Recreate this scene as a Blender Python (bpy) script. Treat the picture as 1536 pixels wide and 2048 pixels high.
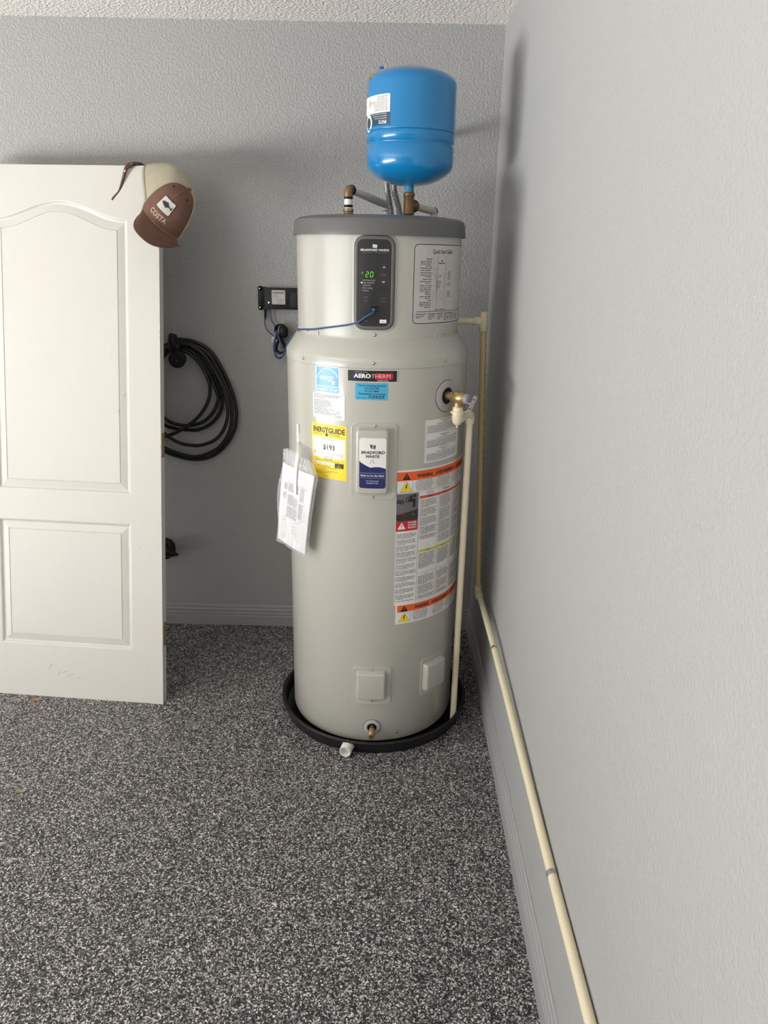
import bpy, bmesh, math, random
from math import sin, cos, pi, radians, atan2, sqrt
from mathutils import Vector, Matrix
from mathutils.geometry import tessellate_polygon
random.seed(7)
for o in list(bpy.data.objects): bpy.data.objects.remove(o)
SC = bpy.context.scene
COL = SC.collection

# ---------------------------------------------------------------- camera
cam = bpy.data.cameras.new('camera'); camo = bpy.data.objects.new('camera', cam); COL.objects.link(camo)
cam.sensor_fit = 'VERTICAL'; cam.sensor_height = 24.0; cam.lens = 1501.2 * 24 / 2048; cam.clip_start = .02
cr = Vector((0.99973696, 0.01277141, 0.01905015)); cu = Vector((-0.02217136, 0.32560856, 0.94524468)); cb = -Vector((-0.00586922, 0.9454184, -0.32580607))
camo.matrix_world = Matrix(((cr.x, cu.x, cb.x, -0.38494), (cr.y, cu.y, cb.y, -3.14232), (cr.z, cu.z, cb.z, 1.65111), (0, 0, 0, 1)))
SC.camera = camo

# ---------------------------------------------------------------- world, daylight through the garage opening, exposure
W = bpy.data.worlds.new('world'); SC.world = W; W.use_nodes = True
bg = W.node_tree.nodes['Background']; bg.inputs[0].default_value = (0.86, 0.93, 1.0, 1); bg.inputs[1].default_value = 1.1
OP_X, OP_Y0, OP_Y1, OP_Z = -5.6, -1.9, -7.1, 2.13      # opening of the garage door in the left wall
la = bpy.data.lights.new('daylight', 'AREA'); la.shape = 'RECTANGLE'; la.size = 5.1; la.size_y = 2.0; la.energy = 62; la.color = (.92, .965, 1.0)
lo = bpy.data.objects.new('daylight', la); COL.objects.link(lo)
lo.location = (OP_X + .03, (OP_Y0 + OP_Y1) / 2, 1.06); lo.rotation_euler = (radians(90), 0, radians(-90))
lg_ = bpy.data.lights.new('driveway_light', 'AREA'); lg_.shape = 'RECTANGLE'; lg_.size = 3.2; lg_.size_y = 6.0; lg_.energy = 2550; lg_.color = (1.0, .980, .940)
lgo = bpy.data.objects.new('driveway_light', lg_); COL.objects.link(lgo); lgo.location = (OP_X - 1.75, (OP_Y0 + OP_Y1) / 2, -.02); lgo.rotation_euler = (radians(180), 0, 0)
SC.view_settings.view_transform = 'Standard'; SC.view_settings.look = 'None'; SC.view_settings.gamma = 1.0
SC.view_settings.use_curve_mapping = False; SC.view_settings.exposure = 0.0
try: SC.cycles.max_bounces = 8
except Exception: pass

# ---------------------------------------------------------------- materials
def lin(c):
    return tuple(((x / 255) / 12.92 if x / 255 <= .04045 else ((x / 255 + .055) / 1.055) ** 2.4) for x in c) + (1,)
def mat(name, rgb, rough=.5, metal=0, coat=0, emit=0, alpha=1, trans=0, sss=0, noise=0, nscale=40, bump=0, bscale=200, bdist=.001, spec=.5):
    m = bpy.data.materials.new(name); m.use_nodes = True; nt = m.node_tree; b = nt.nodes['Principled BSDF']
    c = lin(rgb); b.inputs['Base Color'].default_value = c; b.inputs['Roughness'].default_value = rough; b.inputs['Metallic'].default_value = metal
    b.inputs['Coat Weight'].default_value = coat; b.inputs['Coat Roughness'].default_value = .12
    b.inputs['Transmission Weight'].default_value = trans; b.inputs['Alpha'].default_value = alpha
    b.inputs['Specular IOR Level'].default_value = spec
    if emit: b.inputs['Emission Color'].default_value = c; b.inputs['Emission Strength'].default_value = emit
    tc = nt.nodes.new('ShaderNodeTexCoord')
    if noise:
        n = nt.nodes.new('ShaderNodeTexNoise'); n.inputs['Scale'].default_value = nscale; n.inputs['Detail'].default_value = 4
        nt.links.new(tc.outputs['Object'], n.inputs['Vector'])
        mr = nt.nodes.new('ShaderNodeMapRange'); mr.inputs['To Min'].default_value = 1 - noise; mr.inputs['To Max'].default_value = 1 + noise
        nt.links.new(n.outputs['Fac'], mr.inputs['Value'])
        mx = nt.nodes.new('ShaderNodeVectorMath'); mx.operation = 'SCALE'; mx.inputs[0].default_value = c[:3]
        nt.links.new(mr.outputs[0], mx.inputs['Scale']); nt.links.new(mx.outputs[0], b.inputs['Base Color'])
    if bump:
        n = nt.nodes.new('ShaderNodeTexNoise'); n.inputs['Scale'].default_value = bscale; n.inputs['Detail'].default_value = 3
        nt.links.new(tc.outputs['Object'], n.inputs['Vector'])
        bp = nt.nodes.new('ShaderNodeBump'); bp.inputs['Strength'].default_value = bump; bp.inputs['Distance'].default_value = bdist
        nt.links.new(n.outputs['Fac'], bp.inputs['Height']); nt.links.new(bp.outputs[0], b.inputs['Normal'])
    return m
def texture_wall(name, rgb, scale, dist, lo_, hi_, rough=.62, spec=.3, stretch=(1, 1, 1)):
    m = mat(name, rgb, rough, spec=spec); nt = m.node_tree; b = nt.nodes['Principled BSDF']
    tc = nt.nodes.new('ShaderNodeTexCoord'); mp = nt.nodes.new('ShaderNodeMapping'); mp.inputs['Scale'].default_value = stretch
    n = nt.nodes.new('ShaderNodeTexNoise'); n.inputs['Scale'].default_value = scale; n.inputs['Detail'].default_value = 2; n.inputs['Roughness'].default_value = .5; n.inputs['Distortion'].default_value = .15
    r = nt.nodes.new('ShaderNodeMapRange'); r.interpolation_type = 'SMOOTHSTEP'; r.inputs['From Min'].default_value = lo_; r.inputs['From Max'].default_value = hi_
    bp = nt.nodes.new('ShaderNodeBump'); bp.inputs['Strength'].default_value = 1; bp.inputs['Distance'].default_value = dist
    nt.links.new(tc.outputs['Object'], mp.inputs[0]); nt.links.new(mp.outputs[0], n.inputs['Vector']); nt.links.new(n.outputs['Fac'], r.inputs[0])
    nt.links.new(r.outputs[0], bp.inputs['Height']); nt.links.new(bp.outputs[0], b.inputs['Normal'])
    return m
M = {}
M['wall'] = texture_wall('wall_paint', (167, 167, 166), 125, .0013, .36, .70)
M['wall_r'] = texture_wall('wall_paint_rolled', (167, 167, 166), 125, .0007, .36, .70)
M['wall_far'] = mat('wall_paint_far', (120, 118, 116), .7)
M['ceil'] = texture_wall('ceiling_texture', (248, 243, 239), 95, .0028, .38, .66, .8, .2)
M['base'] = mat('baseboard_paint', (160, 160, 160), .45)
def floor_mat():
    m = mat('epoxy_flake', (80, 80, 80), .5); nt = m.node_tree; b = nt.nodes['Principled BSDF']
    tc = nt.nodes.new('ShaderNodeTexCoord')
    v = nt.nodes.new('ShaderNodeTexVoronoi'); v.inputs['Scale'].default_value = 235; v.inputs['Randomness'].default_value = 1
    v2 = nt.nodes.new('ShaderNodeTexVoronoi'); v2.inputs['Scale'].default_value = 330
    nz = nt.nodes.new('ShaderNodeTexNoise'); nz.inputs['Scale'].default_value = 160; nz.inputs['Detail'].default_value = 2
    add = nt.nodes.new('ShaderNodeVectorMath'); add.operation = 'MULTIPLY_ADD'; add.inputs[1].default_value = (.004, .004, 0)
    nt.links.new(nz.outputs['Color'], add.inputs[0]); nt.links.new(tc.outputs['Object'], add.inputs[2])
    nt.links.new(add.outputs[0], v.inputs['Vector']); nt.links.new(add.outputs[0], v2.inputs['Vector'])
    def ramp(src, stops):
        s = nt.nodes.new('ShaderNodeSeparateColor'); r = nt.nodes.new('ShaderNodeValToRGB'); r.color_ramp.interpolation = 'CONSTANT'
        e = r.color_ramp.elements
        while len(e) < len(stops): e.new(.5)
        for i, (p_, c) in enumerate(stops): e[i].position = p_; e[i].color = lin(c)
        nt.links.new(src.outputs['Color'], s.inputs[0]); nt.links.new(s.outputs[0], r.inputs[0]); return r, s
    r1, s1 = ramp(v, [(0, (22, 22, 25)), (.34, (54, 54, 56)), (.50, (92, 91, 92)), (.66, (132, 131, 129)), (.79, (182, 180, 176)), (.92, (226, 223, 217))])
    r2, s2 = ramp(v2, [(0, (20, 20, 23)), (.4, (78, 78, 80)), (.68, (146, 145, 143)), (.86, (212, 209, 204))])
    mx = nt.nodes.new('ShaderNodeMix'); mx.data_type = 'RGBA'
    gt = nt.nodes.new('ShaderNodeMath'); gt.operation = 'GREATER_THAN'; gt.inputs[1].default_value = .55
    nt.links.new(s2.outputs[1], gt.inputs[0]); nt.links.new(gt.outputs[0], mx.inputs['Factor'])
    nt.links.new(r1.outputs[0], mx.inputs[6]); nt.links.new(r2.outputs[0], mx.inputs[7]); nt.links.new(mx.outputs[2], b.inputs['Base Color'])
    bp = nt.nodes.new('ShaderNodeBump'); bp.inputs['Strength'].default_value = .5; bp.inputs['Distance'].default_value = .0015
    nt.links.new(s1.outputs[1], bp.inputs['Height']); nt.links.new(bp.outputs[0], b.inputs['Normal'])
    return m
M['floor'] = floor_mat()
M['shell'] = mat('heater_enamel', (184, 183, 174), .3, coat=.5, bump=.06, bscale=26, bdist=.004)
M['lid'] = mat('lid_grey_plastic', (96, 97, 96), .45, bump=.15, bscale=600, bdist=.0003)
M['bezel'] = mat('bezel_grey', (92, 93, 92), .42)
M['face'] = mat('panel_black', (40, 41, 42), .35)
M['dark'] = mat('black_plastic', (17, 17, 18), .42, spec=.3)
M['pan'] = mat('pan_black', (20, 20, 22), .38)
M['rubber'] = mat('black_rubber_cable', (16, 16, 17), .45)
M['steel'] = mat('screw_steel', (190, 190, 186), .25, metal=1)
M['flex'] = mat('galvanised_flex', (178, 178, 175), .38, metal=.75)
M['brass'] = mat('brass', (172, 146, 104), .34, metal=.7, noise=.15, nscale=90)
M['bronze'] = mat('bronze_tee', (140, 110, 80), .45, metal=.6, noise=.25, nscale=60)
M['cpvc'] = mat('cream_cpvc', (226, 216, 186), .4, noise=.04, nscale=8)
M['cpvc2'] = mat('yellowed_cpvc', (205, 184, 130), .4, noise=.05, nscale=12)
M['pvc'] = mat('white_pvc', (232, 230, 222), .35)
M['pex'] = mat('greyish_white_pipe', (222, 219, 206), .35, noise=.05, nscale=20)
M['tank'] = mat('blue_enamel', (6, 124, 186), .25, coat=.6)
M['bluecap'] = mat('blue_valve_cap', (38, 86, 190), .4)
M['tape'] = mat('blue_thread_sealant', (60, 150, 190), .6, noise=.35, nscale=300, bump=.5, bscale=400)
M['doorp'] = mat('door_white_paint', (207, 206, 199), .42, noise=.02, nscale=5)
def grain(m):
    nt = m.node_tree; b = nt.nodes['Principled BSDF']; tc = nt.nodes.new('ShaderNodeTexCoord'); mp = nt.nodes.new('ShaderNodeMapping')
    mp.inputs['Scale'].default_value = (230, 230, 9); n = nt.nodes.new('ShaderNodeTexNoise'); n.inputs['Scale'].default_value = 1; n.inputs['Detail'].default_value = 3
    bp = nt.nodes.new('ShaderNodeBump'); bp.inputs['Strength'].default_value = .35; bp.inputs['Distance'].default_value = .0008
    nt.links.new(tc.outputs['Object'], mp.inputs[0]); nt.links.new(mp.outputs[0], n.inputs['Vector']); nt.links.new(n.outputs['Fac'], bp.inputs['Height']); nt.links.new(bp.outputs[0], b.inputs['Normal'])
grain(M['doorp'])
M['rawwood'] = mat('bare_wood', (150, 118, 84), .7, noise=.25, nscale=70)
M['scuff'] = mat('grey_scuff', (120, 116, 110), .7)
M['cord'] = mat('blue_network_cable', (48, 78, 124), .4)
M['white'] = mat('label_white', (232, 231, 228), .35)
M['labgrey'] = mat('label_silver', (196, 192, 190), .35)
M['ink'] = mat('ink_black', (26, 26, 28), .5)
M['text'] = mat('ink_fine_print', (138, 137, 136), .5)
M['text2'] = mat('ink_fine_print_dark', (78, 78, 78), .5)
M['line'] = mat('ink_rule', (70, 70, 70), .5)
M['orange'] = mat('label_orange', (238, 98, 32), .4)
M['red'] = mat('label_red', (196, 34, 48), .4)
M['redor'] = mat('label_dull_red', (206, 84, 58), .4)
M['yellow'] = mat('label_yellow', (250, 218, 22), .35)
M['yellow2'] = mat('label_yellow_green', (214, 206, 60), .4)
M['yink'] = mat('ink_on_yellow', (62, 56, 18), .5)
M['yink2'] = mat('ink_fine_on_yellow', (150, 128, 20), .5)
M['navy'] = mat('label_navy', (38, 44, 98), .35)
M['skyb'] = mat('label_blue_star', (38, 150, 220), .3)
M['stick'] = mat('sticker_blue', (72, 168, 208), .45)
M['stickink'] = mat('sticker_ink', (28, 66, 96), .5)
M['pht'] = mat('photo_grey', (104, 104, 106), .4)
M['phtd'] = mat('photo_dark', (44, 42, 44), .4)
M['tankdk'] = mat('tank_label_dark', (36, 66, 84), .35)
M['led'] = mat('led_green', (96, 205, 30), .5, emit=.34)
M['ledw'] = mat('led_white', (230, 245, 235), .5, emit=1.0)
M['ledg'] = mat('led_green_lamp', (190, 255, 150), .5, emit=1.6)
M['hatb'] = mat('cap_brown_cotton', (108, 78, 66), .9, noise=.25, nscale=35, bump=.4, bscale=900, bdist=.0006)
M['hatpiping'] = mat('cap_seam', (150, 118, 104), .9)
M['hatd'] = mat('cap_dark', (52, 36, 32), .9)
M['mesh'] = mat('cap_mesh_khaki', (178, 172, 150), .9, noise=.12, nscale=30, alpha=.86, bump=.5, bscale=1100, bdist=.0008)
M['patch'] = mat('cap_patch', (196, 194, 188), .8)
M['hatlet'] = mat('cap_letters', (176, 160, 142), .8)
M['tort'] = mat('tortoise_frame', (78, 42, 34), .3, coat=.4)
M['lens'] = mat('dark_lens', (30, 32, 34), .1, alpha=.8)
M['paper'] = mat('paper_white', (238, 237, 238), .6)
M['bag'] = mat('clear_plastic_bag', (235, 236, 238), .16, alpha=.28, bump=.5, bscale=30, bdist=.006)
M['tie'] = mat('white_strap', (236, 234, 222), .35)
M['leaf1'] = mat('leaf_orange', (170, 122, 90), .8, noise=.2, nscale=200)
M['leaf2'] = mat('leaf_olive', (150, 142, 104), .8, noise=.2, nscale=200)
M['leaf3'] = mat('leaf_red_brown', (92, 48, 40), .8, noise=.2, nscale=200)
M['wire'] = mat('yellow_string', (176, 158, 84), .6)
M['gasket'] = mat('port_insert_grey', (176, 176, 174), .5)

# ---------------------------------------------------------------- mesh helpers
class MB:
    """collects vertices / faces in world space"""
    def __init__(s): s.v = []; s.f = []; s.m = []; s.mats = []
    def mi(s, m):
        if m not in s.mats: s.mats.append(m)
        return s.mats.index(m)
    def add(s, vs, fs, m):
        o = len(s.v); k = s.mi(m); s.v += [Vector(v) for v in vs]
        for f in fs: s.f.append(tuple(i + o for i in f)); s.m.append(k)
    def build(s, name, parent=None, base=None, smooth=True, ang=35, kind=None):
        me = bpy.data.meshes.new(name); b = base if base is not None else (BASE.get(parent.name) if parent else Vector((0, 0, 0)))
        b = Vector(b)
        me.from_pydata([tuple(v - b) for v in s.v], [], s.f)
        for m in s.mats: me.materials.append(m)
        me.polygons.foreach_set('material_index', s.m)
        if smooth:
            me.polygons.foreach_set('use_smooth', [True] * len(me.polygons)); me.set_sharp_from_angle(angle=radians(ang))
        me.update()
        o = bpy.data.objects.new(name, me); COL.objects.link(o)
        BASE[o.name] = b
        if parent: o.parent = parent
        else: o.location = b
        if kind: o['kind'] = kind
        return o
BASE = {}
def fixn(mb):
    """make face normals consistent / outward for closed pieces"""
    bm = bmesh.new()
    vs = [bm.verts.new(v) for v in mb.v]; bm.verts.ensure_lookup_table()
    for f, k in zip(mb.f, mb.m):
        try: q = bm.faces.new([vs[i] for i in f]); q.material_index = k
        except ValueError: pass
    bmesh.ops.recalc_face_normals(bm, faces=bm.faces); bm.verts.index_update()
    mb.v = [v.co.copy() for v in bm.verts]; mb.f = [tuple(v.index for v in f.verts) for f in bm.faces]; mb.m = [f.material_index for f in bm.faces]
    bm.free(); return mb
def thing(name, base, label, cat, group=None):
    o = bpy.data.objects.new(name, None); o.empty_display_size = .05; COL.objects.link(o); o.location = base
    BASE[o.name] = Vector(base); o['label'] = label; o['category'] = cat
    if group: o['group'] = group
    return o
def tag(o, label, cat, group=None):
    o['label'] = label; o['category'] = cat
    if group: o['group'] = group
    return o
def frame(d):
    d = Vector(d).normalized(); a = Vector((0, 0, 1)) if abs(d.z) < .9 else Vector((1, 0, 0))
    x = a.cross(d).normalized(); return x, d.cross(x).normalized(), d
def box(mb, c, s, m, ax=None):
    X, Y, Z = ax or (Vector((1, 0, 0)), Vector((0, 1, 0)), Vector((0, 0, 1))); c = Vector(c)
    vs = [c + X * (s[0] * i) + Y * (s[1] * j) + Z * (s[2] * k) for i in (-.5, .5) for j in (-.5, .5) for k in (-.5, .5)]
    mb.add(vs, [(0, 1, 3, 2), (4, 6, 7, 5), (0, 4, 5, 1), (2, 3, 7, 6), (0, 2, 6, 4), (1, 5, 7, 3)], m)
def bbox(mb, c, s, m, b=.003, ax=None):
    """bevelled box"""
    bm = bmesh.new(); bmesh.ops.create_cube(bm, size=1)
    for v in bm.verts: v.co = Vector((v.co.x * s[0], v.co.y * s[1], v.co.z * s[2]))
    bmesh.ops.bevel(bm, geom=bm.edges[:], offset=b, segments=2, affect='EDGES', profile=.5)
    X, Y, Z = ax or (Vector((1, 0, 0)), Vector((0, 1, 0)), Vector((0, 0, 1))); c = Vector(c)
    bm.verts.index_update()
    mb.add([c + X * v.co.x + Y * v.co.y + Z * v.co.z for v in bm.verts], [tuple(v.index for v in f.verts) for f in bm.faces], m); bm.free()
def lathe(mb, c, prof, m, n=48, axis=(0, 0, 1), cap=True):
    """prof = [(r, h)...] going round axis through c"""
    X, Y, Z = frame(axis) if tuple(axis) != (0, 0, 1) else (Vector((1, 0, 0)), Vector((0, 1, 0)), Vector((0, 0, 1)))
    c = Vector(c); vs = []; fs = []
    for r, h in prof:
        for i in range(n):
            a = 2 * pi * i / n; vs.append(c + X * (r * cos(a)) + Y * (r * sin(a)) + Z * h)
    for k in range(len(prof) - 1):
        for i in range(n):
            j = (i + 1) % n; fs.append((k * n + i, k * n + j, (k + 1) * n + j, (k + 1) * n + i))
    if cap:
        if prof[0][0] > 1e-5: fs.append(tuple(range(n - 1, -1, -1)))
        if prof[-1][0] > 1e-5: fs.append(tuple((len(prof) - 1) * n + i for i in range(n)))
    mb.add(vs, fs, m)
def cyl(mb, a, b, r, m, n=24, bev=0, r2=None):
    a = Vector(a); b = Vector(b); L = (b - a).length; r2 = r if r2 is None else r2
    pr = [(r, 0), (r2, L)] if not bev else [(r - bev, 0), (r, bev), (r2, L - bev), (r2 - bev, L)]
    lathe(mb, a, pr, m, n, tuple((b - a).normalized()) if (b - a).normalized() != Vector((0, 0, 1)) else (0, 0, 1))
def spline(pts, k=8, closed=False):
    P = [Vector(q) for q in pts]; n = len(P); out = []
    rng = range(n) if closed else range(n - 1)
    for i in rng:
        if closed: a, b, c, d = P[(i - 1) % n], P[i], P[(i + 1) % n], P[(i + 2) % n]
        else: a, b, c, d = P[max(i - 1, 0)], P[i], P[i + 1], P[min(i + 2, n - 1)]
        for j in range(k):
            t = j / k; out.append(.5 * ((2 * b) + (c - a) * t + (2 * a - 5 * b + 4 * c - d) * t * t + (3 * b - a - 3 * c + d) * t ** 3))
    if not closed: out.append(P[-1])
    return out
def tube(mb, pts, r, m, n=10, closed=False, rf=None, cap=True):
    P = [Vector(q) for q in pts]; N = len(P); vs = []; fs = []
    T = []
    for i in range(N):
        a = P[(i - 1) % N] if closed or i else P[0]; b = P[(i + 1) % N] if closed or i < N - 1 else P[-1]; T.append((b - a).normalized())
    X, Y, _ = frame(T[0])
    for i in range(N):
        X = (X - T[i] * X.dot(T[i])).normalized(); Y = T[i].cross(X)
        rr = rf(i) if rf else r
        for k in range(n):
            a = 2 * pi * k / n; vs.append(P[i] + X * (rr * cos(a)) + Y * (rr * sin(a)))
    for i in range(N if closed else N - 1):
        j = (i + 1) % N; off = 0
        if closed and j == 0:
            v0 = vs[i * n] - P[i]; best = 0; bd = 1e9      # close the frame with the nearest twist
            for q in range(n):
                d = (vs[q] - P[0] - v0).length
                if d < bd: bd = d; best = q
            off = best
        for k in range(n):
            l = (k + 1) % n; fs.append((i * n + k, i * n + l, j * n + (l + off) % n, j * n + (k + off) % n))
    if not closed and cap: fs.append(tuple(range(n - 1, -1, -1))); fs.append(tuple((N - 1) * n + k for k in range(n)))
    mb.add(vs, fs, m)
def elbow_path(a, b, c, r, k=6):
    """a -> corner b -> c with a rounded corner"""
    a, b, c = Vector(a), Vector(b), Vector(c); u = (a - b).normalized(); w = (c - b).normalized(); out = [a]
    p0 = b + u * r; p1 = b + w * r
    for i in range(k + 1):
        t = i / k; out.append(p0 * (1 - t) ** 2 + b * 2 * t * (1 - t) + p1 * t * t)
    out.append(c); return out

# mapped flat prints: fn(x, y, h) -> world, x right, y up, h off the surface
HX, HY = -.433, -.600
def cylmap(th0, z0, R, cx=HX, cy=HY):
    t0 = radians(th0)
    return lambda x, y, h: Vector((cx + (R + h) * sin(t0 + x / R), cy - (R + h) * cos(t0 + x / R), z0 + y))
def planemap(o, X, Y):
    o, X, Y = Vector(o), Vector(X).normalized(), Vector(Y).normalized(); N = X.cross(Y)
    return lambda x, y, h: o + X * x + Y * y + N * h
_fc = {}
def glyphs(s, bold=0, shear=0, space=1.0):
    key = (s, bold, shear, space)
    if key not in _fc:
        cu_ = bpy.data.curves.new('t', 'FONT'); cu_.body = s; cu_.size = 1; cu_.resolution_u = 2; cu_.offset = bold; cu_.shear = shear; cu_.space_character = space
        ob = bpy.data.objects.new('t', cu_); COL.objects.link(ob)
        me = ob.to_mesh(); vs = [(v.co.x, v.co.y) for v in me.vertices]; fs = [tuple(p.vertices) for p in me.polygons]
        ob.to_mesh_clear(); bpy.data.objects.remove(ob); bpy.data.curves.remove(cu_)
        xs = [v[0] for v in vs] or [0, 1]
        _fc[key] = (vs, fs, min(xs), max(xs))
    return _fc[key]
class Print:
    def __init__(s, fn, step=.006): s.mb = MB(); s.fn = fn; s.step = step; s.h = .0004
    def lift(s, d=.0002): s.h += d
    def rect(s, x0, y0, x1, y1, m, h=None):
        n = max(1, int(abs(x1 - x0) / s.step)); h = s.h if h is None else h; vs = []; fs = []
        for i in range(n + 1):
            x = x0 + (x1 - x0) * i / n; vs += [s.fn(x, y0, h), s.fn(x, y1, h)]
        for i in range(n): fs.append((2 * i, 2 * i + 2, 2 * i + 3, 2 * i + 1))
        s.mb.add(vs, fs, m)
    def strip(s, xs, f0, f1, m, h=None):
        h = s.h if h is None else h; vs = []; fs = []
        for x in xs: vs += [s.fn(x, f0(x), h), s.fn(x, f1(x), h)]
        for i in range(len(xs) - 1): fs.append((2 * i, 2 * i + 2, 2 * i + 3, 2 * i + 1))
        s.mb.add(vs, fs, m)
    def rrect(s, x0, y0, x1, y1, r, m, h=None):
        k = 6; xs = [x0 + r * (1 - cos(pi / 2 * i / k)) for i in range(k + 1)]
        n = max(1, int((x1 - x0 - 2 * r) / s.step)); xs += [x0 + r + (x1 - x0 - 2 * r) * i / n for i in range(1, n)]
        xs += [x1 - r * (1 - sin(pi / 2 * (1 - i / k))) if False else x1 - r + r * sin(pi / 2 * i / k) for i in range(k + 1)]
        def e(x):
            d = (x0 + r - x) if x < x0 + r else ((x - x1 + r) if x > x1 - r else 0)
            return r - sqrt(max(r * r - d * d, 0))
        s.strip(xs, lambda x: y0 + e(x), lambda x: y1 - e(x), m, h)
    def poly(s, pts, m, h=None):
        h = s.h if h is None else h
        t = tessellate_polygon([[Vector((x, y, 0)) for x, y in pts]])
        fs = []
        for a in t:
            A, B, C = (pts[i] for i in a); cr_ = (B[0] - A[0]) * (C[1] - A[1]) - (B[1] - A[1]) * (C[0] - A[0])
            fs.append(tuple(a) if cr_ > 0 else tuple(reversed(a)))
        s.mb.add([s.fn(x, y, h) for x, y in pts], fs, m)
    def line(s, x0, y0, x1, y1, w, m):
        d = Vector((x1 - x0, y1 - y0)); L = d.length or 1e-6; nx, ny = -d.y / L * w / 2, d.x / L * w / 2
        s.poly([(x0 + nx, y0 + ny), (x0 - nx, y0 - ny), (x1 - nx, y1 - ny), (x1 + nx, y1 + ny)], m)
    def path(s, pts, w, m):
        for a, b in zip(pts, pts[1:]): s.line(*a, *b, w, m)
    def ring(s, x, y, r, w, m, n=28, a0=0, a1=360):
        vs = []; fs = []
        for i in range(n + 1):
            a = radians(a0 + (a1 - a0) * i / n)
            for rr in (r - w, r): vs.append(s.fn(x + rr * cos(a), y + rr * sin(a), s.h))
        for i in range(n): fs.append((2 * i, 2 * i + 1, 2 * i + 3, 2 * i + 2))
        s.mb.add(vs, fs, m)
    def disc(s, x, y, r, m, n=16): s.poly([(x + r * cos(2 * pi * i / n), y + r * sin(2 * pi * i / n)) for i in range(n)], m)
    def text(s, t, x, y, size, m, align='l', width=None, bold=0, shear=0, space=1.0, flip=False):
        vs, fs, a, b = glyphs(t, bold, shear, space); w = (b - a) * size; sx = size
        if width: sx = size * width / w; w = width
        ox = {'l': x, 'c': x - w / 2, 'r': x - w}[align]
        q = []
        for vx, vy in vs:
            X = ox + (vx - a) * sx; Y = y + vy * size
            if flip: X = 2 * x - X; Y = 2 * y - Y
            q.append(s.fn(X, Y, s.h))
        s.mb.add(q, fs, m)
    def words(s, x0, y, x1, m, size=.0022, seed=None, ragged=1.0, align='l'):
        """a line of unreadably small type as word-long marks"""
        rnd = random.Random(seed if seed is not None else (round(x0 * 1e5) * 31 + round(y * 1e5)))
        e = x0 + (x1 - x0) * ragged; x = x0 if align == 'l' else x1 - (e - x0); e = e if align == 'l' else x1
        while x < e - size:
            L = size * rnd.choice((1.4, 2.2, 3, 3.8, 5)); L = min(L, e - x)
            s.mb.add([s.fn(x, y, s.h), s.fn(x + L, y, s.h), s.fn(x + L, y + size * .62, s.h), s.fn(x, y + size * .62, s.h)], [(0, 1, 2, 3)], m)
            x += L + size * .7
    def para(s, x0, y0, x1, y1, m, pitch=.0034, size=.0024, seed=0, align='l', gap=None):
        rnd = random.Random(seed); y = y1 - pitch; k = 0
        while y > y0:
            last = gap and (k % gap == gap - 1)
            s.words(x0, y, x1, m, size, rnd.random(), rnd.uniform(.35, .8) if last else rnd.uniform(.9, 1), align)
            y -= pitch * (1.7 if last else 1); k += 1
    def build(s, name, parent, **k): return s.mb.build(name, parent, smooth=False, **k)
def rr_loop(cx, cy, w, h, r, k=6, nx=10):
    """top chain left->right then bottom chain right->left, same x samples"""
    x0, x1 = cx - w / 2, cx + w / 2; r = min(r, w / 2 - 1e-4, h / 2 - 1e-4)
    xs = [x0 + r - r * cos(pi / 2 * i / k) for i in range(k + 1)] + [x0 + r + (w - 2 * r) * i / nx for i in range(1, nx)] + [x1 - r + r * sin(pi / 2 * i / k) for i in range(k + 1)]
    def e(x):
        d = (x0 + r - x) if x < x0 + r else ((x - x1 + r) if x > x1 - r else 0)
        return r - sqrt(max(r * r - d * d, 0))
    return [(x, cy + h / 2 - e(x)) for x in xs] + [(x, cy - h / 2 + e(x)) for x in reversed(xs)]
def slab(mb, fn, cx, cy, w, h, r, levels, m, nx=12, fill=True, kcorn=6):
    """levels [(inset, height)]: stacked rounded-rectangle rings on a mapped surface, last one filled"""
    loops = [[fn(x, y, hh) for x, y in rr_loop(cx, cy, w - 2 * i, h - 2 * i, max(r - i, .0008), kcorn, nx)] for i, hh in levels]
    n = len(loops[0]); vs = [v for l in loops for v in l]; fs = []
    for k in range(len(loops) - 1):
        for i in range(n): j = (i + 1) % n; fs.append((k * n + j, k * n + i, (k + 1) * n + i, (k + 1) * n + j))
    if fill:
        o = (len(loops) - 1) * n; H = n // 2
        for i in range(H - 1): fs.append((o + i, o + n - 1 - i, o + n - 2 - i, o + i + 1))
    mb.add(vs, fs, m)

# ================================================================ STRUCTURE
def plane(name, a, b, c, d, m, kind='structure'):
    mb = MB(); mb.add([a, b, c, d], [(0, 1, 2, 3)], m); o = mb.build(name, smooth=False); o['kind'] = kind; return o
HC = 2.44; FY = -8.2; CYm = FY / 2; RX = OP_X / 2
def solid(name, c, s, m, cuts=None):
    mb = MB(); box(mb, c, s, m); o = mb.build(name, smooth=False); o['kind'] = 'structure'; return o
solid('floor', (RX, CYm, -.05), (-OP_X + .24, -FY + .24, .1), M['floor'])
solid('ceiling', (RX, CYm, HC + .05), (-OP_X + .24, -FY + .24, .1), M['ceil'])
solid('wall_back', (RX, .06, HC / 2), (-OP_X + .24, .12, HC), M['wall'])
solid('wall_right', (.06, CYm - .0, HC / 2), (.12, -FY, HC), M['wall_r'])
solid('wall_front', (RX, FY - .06, HC / 2), (-OP_X + .24, .12, HC), M['wall_far'])
mb = MB()
box(mb, (OP_X - .06, OP_Y0 / 2, HC / 2), (.12, -OP_Y0, HC), M['wall_far'])
box(mb, (OP_X - .06, (OP_Y1 + FY) / 2, HC / 2), (.12, OP_Y1 - FY, HC), M['wall_far'])
box(mb, (OP_X - .06, (OP_Y0 + OP_Y1) / 2, (OP_Z + HC) / 2), (.12, OP_Y0 - OP_Y1, HC - OP_Z), M['wall_far'])
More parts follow.
